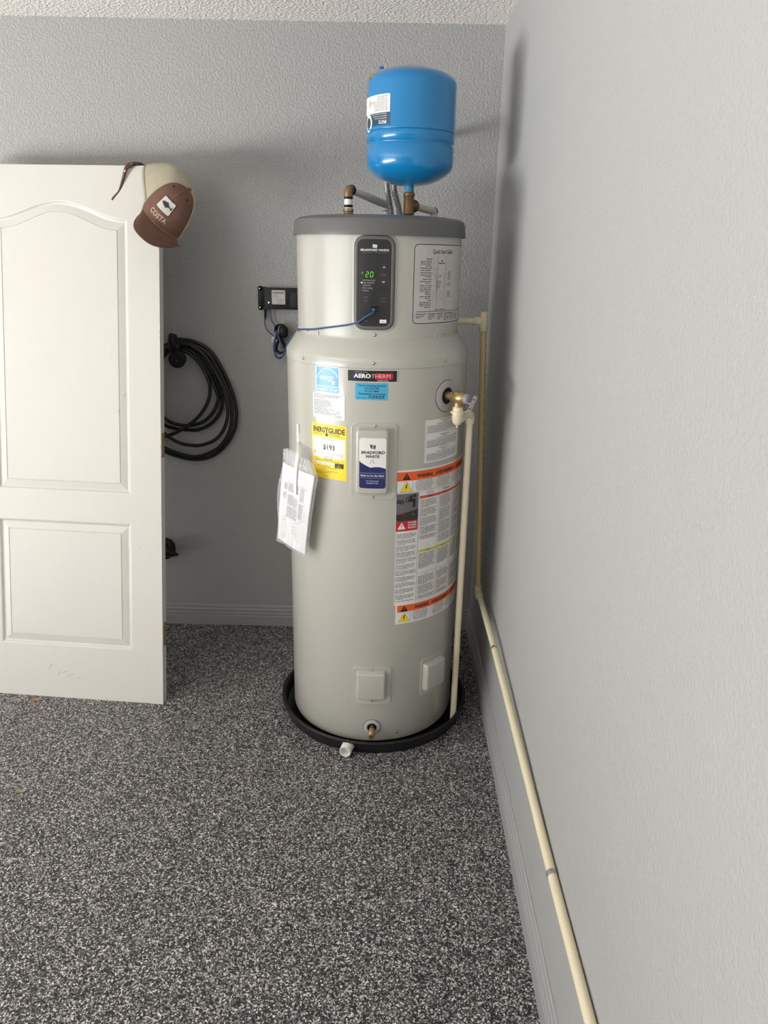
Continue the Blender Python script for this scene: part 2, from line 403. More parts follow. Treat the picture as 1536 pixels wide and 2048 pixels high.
wl = mb.build('wall_left', smooth=False); wl['kind'] = 'structure'
def baseboard(name, a, b, n_, H=.10):
    """profile swept from a to b, n_ = into the room"""
    prof = [(0, 0), (.0135, 0), (.0135, .046), (.0100, .049), (.0100, .051), (.0125, .053), (.0125, .061), (.0088, .065), (.0088, .067), (.0108, .069), (.0108, .078), (.0068, .083), (.0068, .086), (.0080, .088), (.0070, .096), (.003, .1), (0, .1)]
    prof = [(x, z * H / .1) for x, z in prof]
    a, b, n_ = Vector(a), Vector(b), Vector(n_); mb = MB(); k = len(prof)
    vs = [p_ + n_ * x + Vector((0, 0, z)) for p_ in (a, b) for x, z in prof]
    mb.add(vs, [(i, i + 1, k + i + 1, k + i) for i in range(k - 1)] + [tuple(range(k)), tuple(range(2 * k - 1, k - 1, -1))], M['base'])
    fixn(mb); o = mb.build(name, smooth=False); o['kind'] = 'structure'
baseboard('baseboard_back', (OP_X + .01, 0, 0), (0, 0, 0), (0, -1, 0))
baseboard('baseboard_right', (0, -.0126, 0), (0, FY + .01, 0), (-1, 0, 0), .118)

# ================================================================ WATER HEATER
wh = thing('water_heater', (HX, HY, .02), 'tall light grey cylindrical water heater with dark grey lid standing in the black pan', 'water heater')
R, RU = .300, .262
mb = MB(); lathe(mb, (HX, HY, 0), [(.285, .02), (.297, .022), (.3, .03), (.3, 1.318), (.2995, 1.3265)], M['shell'], 128)
mb.build('tank_shell', wh)
mb = MB(); lathe(mb, (HX, HY, 0), [(.3, 1.3265), (.3018, 1.328), (.302, 1.334), (.3018, 1.352), (.299, 1.358), (.269, 1.403), (.2645, 1.4075), (.2642, 1.409), (.258, 1.409)], M['shell'], 128, cap=False)
mb.build('shoulder_ring', wh)
mb = MB(); lathe(mb, (HX, HY, 0), [(.258, 1.401), (.2635, 1.4015), (.264, 1.405), (.2622, 1.409), (RU, 1.415), (RU, 1.704)], M['shell'], 128, cap=False)
# small moulded tabs at the foot of the upper shell
for th in (-43, 42.5):
    t = radians(th); X, Y, Z = Vector((cos(t), sin(t), 0)), Vector((-sin(t), cos(t), 0)), Vector((0, 0, 1))
    bbox(mb, (HX + .262 * sin(t), HY - .262 * cos(t), 1.412), (.005, .007, .020), M['shell'], .002, (X, Y, Z))
mb.build('upper_shell', wh)
mb = MB(); lathe(mb, (HX, HY, 0), [(.266, 1.7), (.2725, 1.7), (.2735, 1.703), (.2715, 1.712), (.270, 1.735), (.266, 1.745), (.252, 1.7525), (.22, 1.757), (0, 1.762)], M['lid'], 128, cap=False)
mb.build('lid', wh)
def screw(mb, th, z, R_=R, r=.0042):
    t = radians(th); n_ = Vector((sin(t), -cos(t), 0)); c = Vector((HX, HY, z)) + n_ * R_
    lathe(mb, c, [(r * 1.25, 0), (r * 1.25, .0008), (r, .001), (r * .92, .0022), (r * .55, .0034), (0, .0038)], M['steel'], 12, tuple(n_))
for th, z, rr in [(-48, 1.341, .302), (-1, 1.343, .302), (44.4, 1.345, .302), (88, 1.345, .302), (-54.8, 1.421, RU), (-1, 1.421, RU), (51.9, 1.421, RU), (-75, 1.421, RU), (82, 1.421, RU), (.3, 1.1545, .3026), (-.3, .9275, .3026), (.5, .3105, .3026), (.7, .188, .3026), (45.5, .3105, .3026), (46, .188, .3026), (18, .052, .3)]:
    mb = MB(); screw(mb, th, z, rr, .0042 if rr != .3026 else .0035); mb.build('screw', wh, ang=60)

# --- access covers: flange plate + raised box
def cover(name, thL, thR, z0, z1, bL, bR, bz0, bz1, hgt, rb=.012, rf=.018):
    thc = (thL + thR) / 2; fn = cylmap(thc, 0, R); w = radians(thR - thL) * R; mb = MB()
    slab(mb, fn, 0, (z0 + z1) / 2, w, z1 - z0, rf, [(0, 0), (.0006, .0028), (.002, .0034), (.0045, .0026), (.006, .0022)], M['shell'], 16)
    bx = radians((bL + bR) / 2 - thc) * R; bw = radians(bR - bL) * R
    slab(mb, fn, bx, (bz0 + bz1) / 2, bw, bz1 - bz0, rb, [(0, .002), (.001, .006), (.0035, hgt * .8), (.006, hgt * .96), (.010, hgt)], M['shell'], 16)
    fixn(mb); return mb.build(name, wh, ang=50)
ac1 = cover('access_cover', -13.8, 13.6, .920, 1.162, -10.7, 8.6, .939, 1.148, .022)
ac2 = cover('access_cover', -12.1, 13.4, .1735, .3185, -9.3, 9.8, .1975, .3045, .022, .009, .014)
ac3 = cover('access_cover', 35.0, 58.5, .1735, .3185, 36.4, 54.9, .1975, .3045, .024, .009, .014)

# --- control panel
thc = -1.6; fn = cylmap(thc, 0, RU); PW = radians(25.6) * RU; PH = .263; PC = 1.5675
mb = MB(); slab(mb, fn, 0, PC, PW + .014, PH + .014, .036, [(0, 0), (.0012, .002), (.003, .0026), (.0055, .0026), (.007, .0005)], M['shell'], 14); fixn(mb)
cp = mb.build('control_panel', wh, ang=50)
mb = MB(); slab(mb, fn, 0, PC, PW, PH, .030, [(0, .0005), (.0006, .006), (.003, .0078), (.0095, .0078), (.011, .0066)], M['bezel'], 14, fill=False)
mb.build('bezel', cp, ang=50)
FW, FH = PW - .0235, PH - .0235
mb = MB(); slab(mb, fn, 0, PC, FW, FH, .018, [(0, .0064), (.0004, .007)], M['face'], 14)
mb.build('face_plate', cp, ang=50)
P = Print(fn); P.h = .0074
x0, x1, y0, y1 = -FW / 2, FW / 2, PC - FH / 2, PC + FH / 2
def fy(py): return y1 - (py - 482) / (649 - 482) * FH       # picture rows of the panel face -> height on it
def fx(px): return x0 + (px - 718) / (780 - 718) * FW
P.poly([(fx(745.5), fy(490.5)), (fx(753.6), fy(491.8)), (fx(752.6), fy(498)), (fx(744.8), fy(496.5))], M['white']); P.lift()
P.line(fx(746), fy(493.2), fx(752.5), fy(494.2), .0007, M['face']); P.line(fx(746), fy(495.2), fx(752), fy(496.1), .0007, M['face'])
P.text('BRADFORD WHITE', fx(749), fy(503.2), .0074, M['white'], 'c', fx(775.5) - fx(723), bold=.03)
P.text('WATER HEATERS', fx(749), fy(507), .0036, M['text'], 'c', fx(771) - fx(727), space=1.6)
def rbox(a, b, c, d, m=M['text2'], w=.0006):
    P.path([(fx(a), fy(b)), (fx(c), fy(b)), (fx(c), fy(d)), (fx(a), fy(d)), (fx(a), fy(b))], w, m)
P.path([(fx(721), fy(628)), (fx(721), fy(519)), (fx(723), fy(517.5)), (fx(775), fy(517.5)), (fx(777), fy(519.5)), (fx(776), fy(627)), (fx(774), fy(629)), (fx(723), fy(629)), (fx(721), fy(627))], .0006, M['text2'])
for b in (528, 542.5, 557): rbox(759.8, b, 773.5, b + 11)
rbox(726.5, 586.5, 739.5, 597.5); rbox(759.5, 587, 773, 598)
P.path([(fx(764.6), fy(535.2)), (fx(766.8), fy(532.2)), (fx(769), fy(535.2))], .0016, M['white'])
P.path([(fx(764), fy(560.6)), (fx(766.3), fy(563.6)), (fx(768.6), fy(560.6))], .0016, M['white'])
P.text('ENTER', fx(766.7), fy(549.4), .0042, M['text'], 'c', bold=.01); P.text('MODE', fx(733), fy(593.6), .0042, M['text'], 'c'); P.text('FILTER', fx(766.3), fy(594.2), .0042, M['text'], 'c')
P.text('(3 SEC)', fx(733), fy(600.5), .0032, M['text'], 'c'); P.text('°F  °C', fx(733), fy(604.2), .0032, M['text'], 'c'); P.text('RESET (HOLD)', fx(766.3), fy(601), .0032, M['text'], 'c', .019)
for i, s_ in enumerate(('Heat Pump (Only)', 'Hybrid Standard', 'Hybrid Plus', 'Electric (Only)', 'Vacation')):
    P.text(s_, fx(727), fy(560.3 + 5.05 * i), .0049, M['labgrey'], 'l', (fx(750.5) - fx(727)) * (1, .93, .66, .80, .5)[i])
P.disc(fx(724.9), fy(564.1), .0019, M['ledw'])
P.text('PATENT PENDING', fx(728), fy(640.5), .003, M['text'], 'l', .016)
P.rect(fx(760), fy(643.2), fx(773), fy(636), M['white']); P.lift(); P.text('NTA', fx(766.5), fy(641), .0035, M['text2'], 'c')
P.build('panel_print', cp)
P = Print(fn); P.h = .0076        # seven-segment display reading 120
def seg7(px, py, w, h, on, m):
    segs = {'a': (0, h, w, h), 'b': (w, h, w, h / 2), 'c': (w, h / 2, w, 0), 'd': (0, 0, w, 0), 'e': (0, 0, 0, h / 2), 'f': (0, h / 2, 0, h), 'g': (0, h / 2, w, h / 2)}
    for c in on:
        a, b, c_, d = segs[c]; q = .12
        ax_, ay_ = a + (c_ - a) * q, b + (d - b) * q; bx_, by_ = c_ - (c_ - a) * q, d - (d - b) * q
        P.line(px + ax_ + ay_ * .09, py + ay_, px + bx_ + by_ * .09, py + by_, .0019, m)
hh = fy(543) - fy(552.8)
seg7(fx(725.6) - .007, fy(552.8), .007, hh, 'b', M['led']); seg7(fx(732.6), fy(552.8), .0071, hh, 'abged', M['led']); seg7(fx(741.2), fy(552.8), .0071, hh, 'abcdef', M['led'])
P.build('temperature_display', cp)
mb = MB(); t = fn(fx(749.5), fy(616), .0065)
Xp, Zp = Vector((cos(radians(thc)), sin(radians(thc)), 0)), Vector((0, 0, 1)); Np = Vector((sin(radians(thc)), -cos(radians(thc)), 0))
PORT = t
box(mb, t + Np * .0008, (.019, .002, .017), M['dark'], (Xp, -Np, Zp)); box(mb, t + Xp * .0085 + Np * .0022, (.0016, .0016, .004), M['steel'], (Xp, -Np, Zp)); box(mb, t + Xp * .0085 - Zp * .008 + Np * .0022, (.0016, .0016, .003), M['steel'], (Xp, -Np, Zp))
mb.build('cable_socket', cp, smooth=False)

# --- labels on the shell
def lab(name, parent=wh): 
    return name
# quick start guide
q = cylmap(23.3, 1.450, RU); QW, QH = radians(62) * RU, .2315
mb = MB(); slab(mb, q, QW / 2, QH / 2, QW, QH, .016, [(0, .0001), (.0001, .0005)], M['labgrey'], 40); qg = mb.build('quick_start_label', wh, smooth=False)
P = Print(q); P.h = .0009
mbq = MB()
for i_, m_ in ((.0025, M['ink']),):
    l1 = rr_loop(QW / 2, QH / 2, QW - 2 * i_, QH - 2 * i_, .0145, 6, 40); l2 = rr_loop(QW / 2, QH / 2, QW - 2 * i_ - .0044, QH - 2 * i_ - .0044, .0125, 6, 40)
    n = len(l1); P.mb.add([q(x, y, .0008) for x, y in l1 + l2], [(j, i, n + i, n + j) for i in range(n) for j in [(i + 1) % n]], m_)
P.text('Quick Start Guide', .114, .203, .0175, M['ink'], 'c', .092, bold=.006)
heads = [('Display', .192, 4), ('Heat Pump (Only)', .166, 1), ('Hybrid Standard', .153, 2), ('Hybrid Plus', .135, 2), ('Electric (Only)', .117, 4), ('Vacation', .092, 2), ('Mode', .075, 4)]
for s_, y_, n_ in heads:
    P.text(s_, .066, y_ - .006, .0058, M['ink'], 'r', min(.040, len(s_) * .0029), bold=.01)
    for k in range(n_): P.words(.020, y_ - .0115 - .0046 * k, .065, M['text2'], .003, k + int(y_ * 1e4), .9 if k < n_ - 1 or n_ == 1 else .5, 'r')
# drawn control panel
def rp(x0, y0, x1, y1, w=.0006, m=M['line']): P.path([(x0, y0), (x1, y0), (x1, y1), (x0, y1), (x0, y0)], w, m)
rp(.088, .053, .128, .196); rp(.088, .160, .128, .1605); rp(.090, .070, .120, .146, .0004); rp(.103, .075, .113, .093, .0005)
P.text('BRADFORD WHITE', .108, .1745, .0052, M['ink'], 'c', .030, bold=.02); P.poly([(.106, .181), (.110, .181), (.1105, .186), (.1065, .186)], M['ink'])
P.text('120', .094, .136, .009, M['text2'], 'l', .014)
for k in range(5): P.rect(.0885, .124 - .0046 * k, .0885 + (.018, .018, .014, .016, .012)[k], .1252 - .0046 * k, M['ink'])
for k in range(3): P.rect(.1195, .131 + .0085 * k, .1225, .1322 + .0085 * k, M['ink'])
P.words(.092, .105, .098, M['ink'], .002); P.words(.117, .105, .123, M['ink'], .002); P.words(.092, .098, .099, M['ink'], .002)
for y_, yt in ((.188, .132), (.162, .126), (.149, .123), (.131, .1155), (.113, .111), (.089, .107), (.072, .099)): P.path([(.068, y_), (.072, y_), (.0875, yt)], .0004, M['line'])
for y_, k in ((.150, 5), (.118, 2), (.095, 4)):
    for j in range(k): P.words(.140, y_ - .0052 * j, .158, M['text2'], .003, j + k, .9)
    P.path([(.126, y_ - .004), (.137, y_ - .001)], .0004, M['line'])
P.text('Modes of Operation', .108, .041, .0072, M['ink'], 'c', .046)
P.rect(.014, .0375, QW - .012, .0387, M['ink'])
for x_, s_, k in ((.014, 'Heat Pump (Only)', 2), (.058, 'Hybrid Standard', 3), (.096, 'Hybrid Plus', 3), (.128, 'Electric (Only)', 4), (.160, 'Vacation', 4), (.195, 'Mode', 4)):
    P.text(s_, x_, .0295, .0056, M['ink'], 'l', min(.034, len(s_) * .0024), bold=.015)
    for j in range(k): P.words(x_, .0245 - .0047 * j, x_ + .030, M['text2'], .003, j * 7 + k, .95 if j < k - 1 else .6)
P.build('lettering', qg)

# aerotherm badge
fa = cylmap(-16.4, 1.286, R); AW, AH = radians(29.3) * R, .038
P = Print(fa); P.rrect(0, 0, AW, AH, .002, M['labgrey'], .0012)
ab = P.build('series_badge', wh)
P = Print(fa); P.h = .0016; P.rect(.003, .003, AW - .003, AH - .003, M['ink']); P.lift()
P.rrect(.085, .009, .139, .0275, .004, M['red']); P.poly([(.017, .008), (.028, .008), (.022, .030), (.015, .024)], M['navy'])
P.lift(); P.text('BRADFORD WHITE', .025, .0287, .0042, M['labgrey'], 'l', .038)
P.text('AERO', .021, .0135, .0165, M['white'], 'l', .052, bold=.045); P.text('THERM', .0745, .0135, .0165, M['white'], 'l', .056, bold=-.012)
P.rect(.091, .0035, .128, .0085, M['ink']); P.lift(); P.text('SERIES', .093, .0042, .0048, M['white'], 'l', .032, bold=.02, space=1.5)
P.build('lettering', ab)

# installer sticker
fb = cylmap(-11.5, 1.2335, R); BW, BH = radians(18.8) * R, .0505
P = Print(fb); P.rrect(0, 0, BW, BH, .003, M['stick'], .0005); bs = P.build('installer_sticker', wh)
P = Print(fb); P.h = .0009
for i, (s_, w_) in enumerate((('Premier Plumbing Services', .083), ('CFC1433188', .042), ('321-471-8868', .042), ('Residential & Commercial', .080))):
    P.text(s_, BW / 2 + .001, .0405 - .0083 * i, .0078, M['stickink'], 'c', w_, bold=.015)
P.text('Date Installed:', .006, .0045, .0052, M['stickink'], 'l', .029)
P.text('7/29/25', .038, .0045, .0125, M['ink'], 'l', .052, bold=.012, shear=.35)
P.build('lettering', bs)

# blue efficiency label, half washed out by glare in the photo
fe = cylmap(-37.6, 1.2445, R); EW, EH = radians(16.6) * R, .0815
P = Print(fe); P.rrect(0, 0, EW, EH, .002, M['white'], .0005); es = P.build('efficiency_label', wh)
P = Print(fe); P.h = .0008; P.rect(.003, .003, EW - .003, .0195, M['skyb']); P.rect(.003, .0215, EW - .003, EH - .003, M['skyb']); P.lift()
P.ring(EW / 2 + .002, .036, .0395, .0022, M['white'], 30, 22, 168)
P.text('energy', .016, .041, .024, M['white'], 'l', .052, shear=.35, bold=.005)
sx, sy = .066, .033; P.poly([(sx + (.008 if i % 2 == 0 else .0034) * sin(pi * i / 5), sy + (.008 if i % 2 == 0 else .0034) * cos(pi * i / 5)) for i in range(10)], M['white'])
P.text('ENERGY STAR', EW / 2, .0065, .013, M['white'], 'c', .076, bold=.01)
P.build('lettering', es)

# rating data label
fd = cylmap(-39.9, 1.1655, R); DW, DH = radians(22.3) * R, .0775
P = Print(fd); P.rect(0, 0, DW, DH, M['white'], .0011); dl = P.build('rating_label', wh)
P = Print(fd); P.h = .0014; rnd = random.Random(3)
P.words(.005, .0715, .104, M['text2'], .0027, 1); P.words(.005, .067, .095, M['text2'], .0027, 2); P.words(.005, .0625, .050, M['text2'], .0027, 3)
for k in range(12): P.words(.005, .055 - .0039 * k, .005 + rnd.uniform(.05, .082), M['text2'], .0026, k + 9)
P.ring(.094, .0225, .0062, .0006, M['text2'], 20); P.text('UL', .094, .0195, .0065, M['text2'], 'c')
for k in range(3): P.words(.083, .0115 - .0035 * k, .107, M['text'], .0024, k)
P.build('lettering', dl)

# yellow energy guide
fg = cylmap(-41.3, .9735, R); GW, GH = radians(24.9) * R, .1745
P = Print(fg); P.rrect(0, 0, GW, GH, .004, M['yellow'], .0006); eg = P.build('energy_guide_label', wh)
P = Print(fg); P.h = .0009; P.rect(.005, .066, GW - .005, .1315, M['white']); P.rect(.006, .046, .088, .0535, M['white']); P.lift()
P.words(.008, .168, .030, M['yink2'], .002, 1); P.words(.048, .168, GW - .008, M['yink2'], .002, 2)
P.text('ENERG', .007, .1475, .0225, M['yink'], 'l', .047, bold=.03); P.text('GUIDE', .0665, .1475, .0225, M['yink'], 'l', .058, bold=.03)
P.path([(.0555, .165), (.0605, .156), (.0655, .165)], .0032, M['yink']); P.path([(.0605, .157), (.0605, .139)], .0036, M['yink']); P.path([(.0545, .1435), (.0605, .1365), (.0665, .1435)], .0036, M['yink'])
for k in range(2): P.words(.008, .1425 - .004 * k, .046, M['yink2'], .0026, k); P.words(.073, .1425 - .004 * k, .108, M['yink2'], .0026, k + 5)
P.text('Estimated Yearly Energy Cost', GW / 2, .1255, .0052, M['text2'], 'c', .050)
P.text('$193', GW / 2 + .003, .0945, .0215, M['ink'], 'c', .043, bold=.02)
P.rect(.010, .0815, GW - .012, .0821, M['line']); P.disc(.012, .0835, .002, M['navy']); P.disc(.0165, .0885, .0011, M['navy'])
P.text('$94', .009, .0755, .004, M['text2'], 'l'); P.text('$676', GW - .012, .0755, .004, M['text2'], 'r'); P.text('Cost Range of Similar Models', GW / 2, .069, .0046, M['text2'], 'c', .035)
P.text('First Hour Rating', GW / 2, .0605, .0058, M['yink'], 'c', .030, bold=.01); P.words(.017, .0558, .104, M['yink2'], .003, 8)
P.rect(.090, .038, GW - .010, .0535, M['yink'])
for k in range(4): P.words(.012 + .02 * k, .048, .018 + .02 * k, M['yink2'], .0026, k)
P.lift(); P.text('86', .104, .0465, .005, M['yellow'], 'c'); P.text('Gallons', .104, .0405, .005, M['yellow'], 'c')
for k, r_ in enumerate((.68, .95, .5, .97, .7, .45)): P.words(.016, .0385 - .0048 * k, .016 + .085 * r_, M['yink2'], .0028, k + 20)
P.words(.048, .006, .068, M['yink2'], .0024, 3)
P.build('lettering', eg)

# logo label on the upper access cover (rides on the raised box)
fl = cylmap(-8.05, .9612, R + .022); LW, LH = radians(14.8) * (R + .022), .160
mb = MB(); slab(mb, fl, LW / 2, LH / 2, LW, LH, .009, [(0, .0001), (.0002, .0007)], M['white'], 12); lg = mb.build('maker_label', ac1, smooth=False)
P = Print(fl); P.h = .001
xs = [LW * i / 24 for i in range(25)]
def wave(x):
    t = x / LW; return .0895 - .022 * min(1, t / .42) ** .7 - .0 * t if t < .42 else .0675 - .0035 * (t - .42) / .58 + .004 * sin(pi * (t - .42) / .58)
def lowe(x):
    d = max(.009 - x, x - LW + .009, 0); return .0008 + .009 - sqrt(max(.009 ** 2 - d * d, 0))
P.strip([.0006 + (LW - .0012) * i / 48 for i in range(49)], lowe, wave, M['navy'])
for k in range(4):
    y_ = .1395 - .0032 * k; P.poly([(.033 + .0008 * k, y_), (.050 - .0004 * k, y_ - .0015), (.0497 - .0004 * k, y_ - .0033), (.0335 + .0008 * k, y_ - .0018)], M['navy'] if k % 2 else M['ink'])
P.poly([(.0335, .1405), (.0385, .1395), (.038, .130), (.0345, .131)], M['ink']); P.poly([(.046, .139), (.0505, .1365), (.049, .1255), (.0465, .1275)], M['navy'])
P.text('BRADFORD', LW / 2 + .001, .1110, .0125, M['ink'], 'c', .073, bold=.03, shear=.15); P.text('WHITE', LW / 2, .0985, .0125, M['ink'], 'c', .043, bold=.03, shear=.15)
P.poly([(.0315, .080), (.041, .095), (.0425, .095), (.035, .080)], M['labgrey']); P.poly([(.043, .093), (.049, .080), (.046, .079), (.040, .090)], M['labgrey'])
P.lift(); P.rect(.003, .0495, LW - .003, .0503, M['labgrey']); P.rect(.003, .0340, LW - .003, .0345, M['labgrey'])
P.text('Built to be the Best', LW / 2, .0395, .0078, M['white'], 'c', .072, bold=.02)
P.text('For Professional', LW / 2, .0232, .0058, M['white'], 'c', .036); P.text('Installation Only', LW / 2, .0162, .0058, M['white'], 'c', .036)
P.build('lettering', lg)

# registration label, upper right
f1 = cylmap(31.2, 1.028, R); W1, H1 = radians(32.5) * R, .137
P = Print(f1); P.rect(0, 0, W1, H1, M['white'], .0006); rl = P.build('notice_label', wh)
P = Print(f1); P.h = .0009; P.path([(.003, .003), (W1 - .003, .003), (W1 - .003, H1 - .003), (.003, H1 - .003), (.003, .003)], .0005, M['text'])
for b_ in (.098, .052, .008):
    P.words(.062, b_ + .034, .110, M['text2'], .003, 1); P.words(.072, b_ + .029, .098, M['text2'], .003, 2); P.words(.050, b_ + .023, .155, M['text2'], .003, 4)
    for k in range(7): P.words(.010, b_ + .018 - .0033 * k, W1 - .010, M['text'], .0027, k + int(b_ * 1e3), .97 if k < 6 else .6)
P.rect(.003, .0945, W1 - .003, .095, M['text']); P.rect(.003, .0495, W1 - .003, .05, M['text'])
P.build('lettering', rl)

# big warning label
f2 = cylmap(13.9, .4775, R); W2 = radians(72) * R; H2 = .5325
def ux(th): return radians(th - 13.9) * R
def zy(z): return z - .4775
P = Print(f2); P.rect(ux(13.7), zy(.5475), W2, H2 + .002, M['white'], .0006); P.rect(ux(15.1), 0, W2, zy(.5475), M['white'], .0006); wl_ = P.build('warning_label', wh)
P = Print(f2); P.h = .0009
def band(xa, xb, za, zb, m): P.rect(ux(xa), zy(zb), ux(xb), zy(za), m)
band(14.0, 85, 1.0060, .9770, M['orange']); band(16.3, 85, .5455, .5205, M['orange'])
band(14.0, 28.4, .9345, .8440, M['pht']); band(14.0, 28.4, .8440, .8090, M['red'])
band(29.3, 85, .9215, .9130, M['redor']); band(29.6, 85, .7355, .7275, M['yellow2'])
P.lift()
def tri(cx, cz, s, m): P.strip([cx + s * .58 * (k / 8 - 1) for k in range(17)], lambda x: cz - s * .5, lambda x: cz - s * .5 + s * max(0, 1 - abs(x - cx) / (s * .58)), m)
for zc, t0, tt in ((.9915, 20.0, 0), (.5335, 21.0, 0)):
    tri(ux(t0), zy(zc), .0235, M['ink']); P.lift(); P.rect(ux(t0) - .001, zy(zc) - .003, ux(t0) + .001, zy(zc) + .006, M['orange']); P.disc(ux(t0), zy(zc) - .0065, .0014, M['orange'], 8); P.h -= .0002
    for s_, tx, w_ in (('WARNING', 27, .060), ('AVERTISSEMENT', 40.8, .098), ('ADVERTENCIA', 62.5, .088)):
        P.text(s_, ux(tx + (1 if zc < .7 else 0)), zy(zc - .0068), .0155, M['ink'], 'l', w_, bold=.04)
for zc, t0, ox in ((.9585, 19.9, 0), (.5015, 21, 1)):
    tri(ux(t0), zy(zc), .034, M['line']); P.lift(); tri(ux(t0), zy(zc - .0003), .0318, M['yellow']); P.lift()
    bx_, by_ = ux(t0), zy(zc) - .004
    P.poly([(bx_ + .001, by_ + .012), (bx_ - .004, by_), (bx_ - .0005, by_ + .001), (bx_ - .003, by_ - .009), (bx_ + .004, by_ + .004), (bx_ + .0005, by_ + .003), (bx_ + .004, by_ + .011)], M['ink']); P.h -= .0004
    for a_, b_ in ((26 + ox, 39), (42 + ox, 55), (57, 70), (72, 84)):
        for k in range(8 if zc > .7 else 8):
            sh = (.004, .0015, 0, 0, 0, .001, .003, .006)[k]; P.words(ux(a_) + sh, zy(zc + .0145 - .0044 * k), ux(b_) - sh, M['text'], .0031, k)
    for a_ in (24.2 + ox, 40.5 + ox, 56): P.rect(ux(a_), zy(zc - .021), ux(a_) + .0006, zy(zc + .018), M['line'])
P.rect(ux(14), zy(.9385), W2, zy(.9392), M['line']); P.rect(ux(14), zy(.9358), ux(28.6), zy(.9364), M['line'])
# photograph of a tap
P.strip([ux(14 + 14.4 * k / 12) for k in range(13)], lambda x: zy(.8442), lambda x: zy(.866 + .014 * (x - ux(14)) / (ux(28.4) - ux(14))), M['phtd'])
P.lift()
for cx_, cy_, r_ in ((15.3, .909, .0065), (17.4, .9075, .0068), (21.2, .914, .0085)): P.ring(ux(cx_), zy(cy_), r_, .0035 if r_ < .008 else .002, M['ink'], 14)
P.rect(ux(21.5), zy(.907), ux(25.6), zy(.917), M['ink']); P.rect(ux(24.6), zy(.888), ux(26.3), zy(.916), M['ink']); P.disc(ux(23.2), zy(.923), .0055, M['ink'], 10); P.disc(ux(25.5), zy(.926), .0055, M['ink'], 10)
P.words(ux(16), zy(.871), ux(19.5), M['red'], .003, 1); P.words(ux(16), zy(.866), ux(19.5), M['red'], .003, 2); P.text('Water', ux(24), zy(.862), .006, M['orange'], 'l', .012)
tri(ux(17.6), zy(.8275), .0235, M['white']); P.lift(); P.rect(ux(17.6) - .001, zy(.8275) - .004, ux(17.6) + .001, zy(.8275) + .004, M['ink']); P.disc(ux(17.6), zy(.8275) - .0068, .0013, M['ink'], 8)
for k, s_ in enumerate(('DANGER', 'DANGER', 'PELIGRO')): P.text(s_, ux(27.5), zy(.8345 - .0085 * k), .0078, M['white'], 'r', .030, bold=.03)
P.text('HEAT PUMP', ux(37), zy(.931), .0048, M['ink'], 'c'); P.text('WATER HEATER', ux(37), zy(.9252), .0048, M['ink'], 'c', .034)
for t_ in (52, 66): P.words(ux(t_ - 4), zy(.931), ux(t_ + 4), M['ink'], .003, 1); P.words(ux(t_ - 4), zy(.9265), ux(t_ + 4), M['ink'], .003, 2)
for t_, z_ in ((37, .9145), (51, .9145), (37, .729), (50, .729), (64, .729)): P.text('WARNING' if z_ > .8 else 'CAUTION', ux(t_), zy(z_), .0062, M['ink'], 'c', .018)
cols = [(14.3, 28.2), (29.6, 43.6), (45.2, 58.0), (59.6, 70.5), (72, 84)]
def column(c, z1, z0, seed, gap):
    P.para(ux(cols[c][0]) + .002, zy(z0), ux(cols[c][1]) - .002, zy(z1), M['text'], .0046, .0034, seed, 'l', gap)
column(0, .803, .556, 3, 4)
for c in range(1, 5): column(c, .910, .770 if c == 1 else .745, 10 + c, 6 if c != 2 else 9); column(c, .725, .665, 20 + c, 12); column(c, .645, .556, 30 + c, 7)
for c in range(1, 5): P.rect(ux(cols[c][0] - .8), zy(.551), ux(cols[c][0] - .8) + .0007, zy(.936), M['line'])
P.rect(ux(29), zy(.6535), W2, zy(.6540), M['line']); P.rect(ux(14), zy(.7350), ux(28.8), zy(.7355), M['line']); P.rect(ux(14), zy(.6440), ux(28.8), zy(.6445), M['line'])
P.text('NOTE', ux(36), zy(.6465), .005, M['ink'], 'c'); P.text('NOTE', ux(50), zy(.6465), .005, M['ink'], 'c')
P.rect(ux(14.0), zy(.5505), ux(14.0) + .0007, zy(1.006), M['line'])
P.build('lettering', wl_)

# --- relief valve port ring, valve
def radial(th): t = radians(th); return Vector((sin(t), -cos(t), 0))
def port_ring(th, z, ro, ri, m):
    n_ = radial(th); fnp = cylmap(th, z, R); mb = MB(); n = 40; prof = [(ro, 0), (ro, .003), (ro - .002, .0045), (ri + .001, .0045), (ri, .003), (ri, .0008)]
    vs = [fnp(r * cos(2 * pi * i / n), r * sin(2 * pi * i / n), h) for r, h in prof for i in range(n)]; fs = []
    for k in range(len(prof) - 1):
        for i in range(n): j = (i + 1) % n; fs.append((k * n + i, k * n + j, (k + 1) * n + j, (k + 1) * n + i))
    mb.add(vs, fs, m); mb.add([fnp((ri + .001) * cos(2 * pi * i / n), (ri + .001) * sin(2 * pi * i / n), .0009) for i in range(n)], [tuple(range(n))], M['dark'])
    mb.add([fnp(r * cos(2 * pi * i / n), r * sin(2 * pi * i / n), .0006) for r in (ro - .001, ro + .0016) for i in range(n)], [((i + 1) % n, i, n + i, n + (i + 1) % n) for i in range(n)], M['dark'])
    return mb.build('port_ring', wh, ang=50)
port_ring(47.9, 1.2335, .049, .026, M['gasket'])
n_ = radial(47.9); pc = Vector((HX, HY, 1.2345)) + n_ * R
rv = thing('relief_valve', pc, 'brass relief valve with small metal lever on the right of the water heater', 'valve')
VA = pc + n_ * .046
mb = MB(); cyl(mb, pc + n_ * -.01, pc + n_ * .040, .0125, M['brass'], 24); lathe(mb, pc + n_ * .018, [(.0125, 0), (.0155, .001), (.0155, .010), (.0125, .011)], M['brass'], 6, tuple(n_))
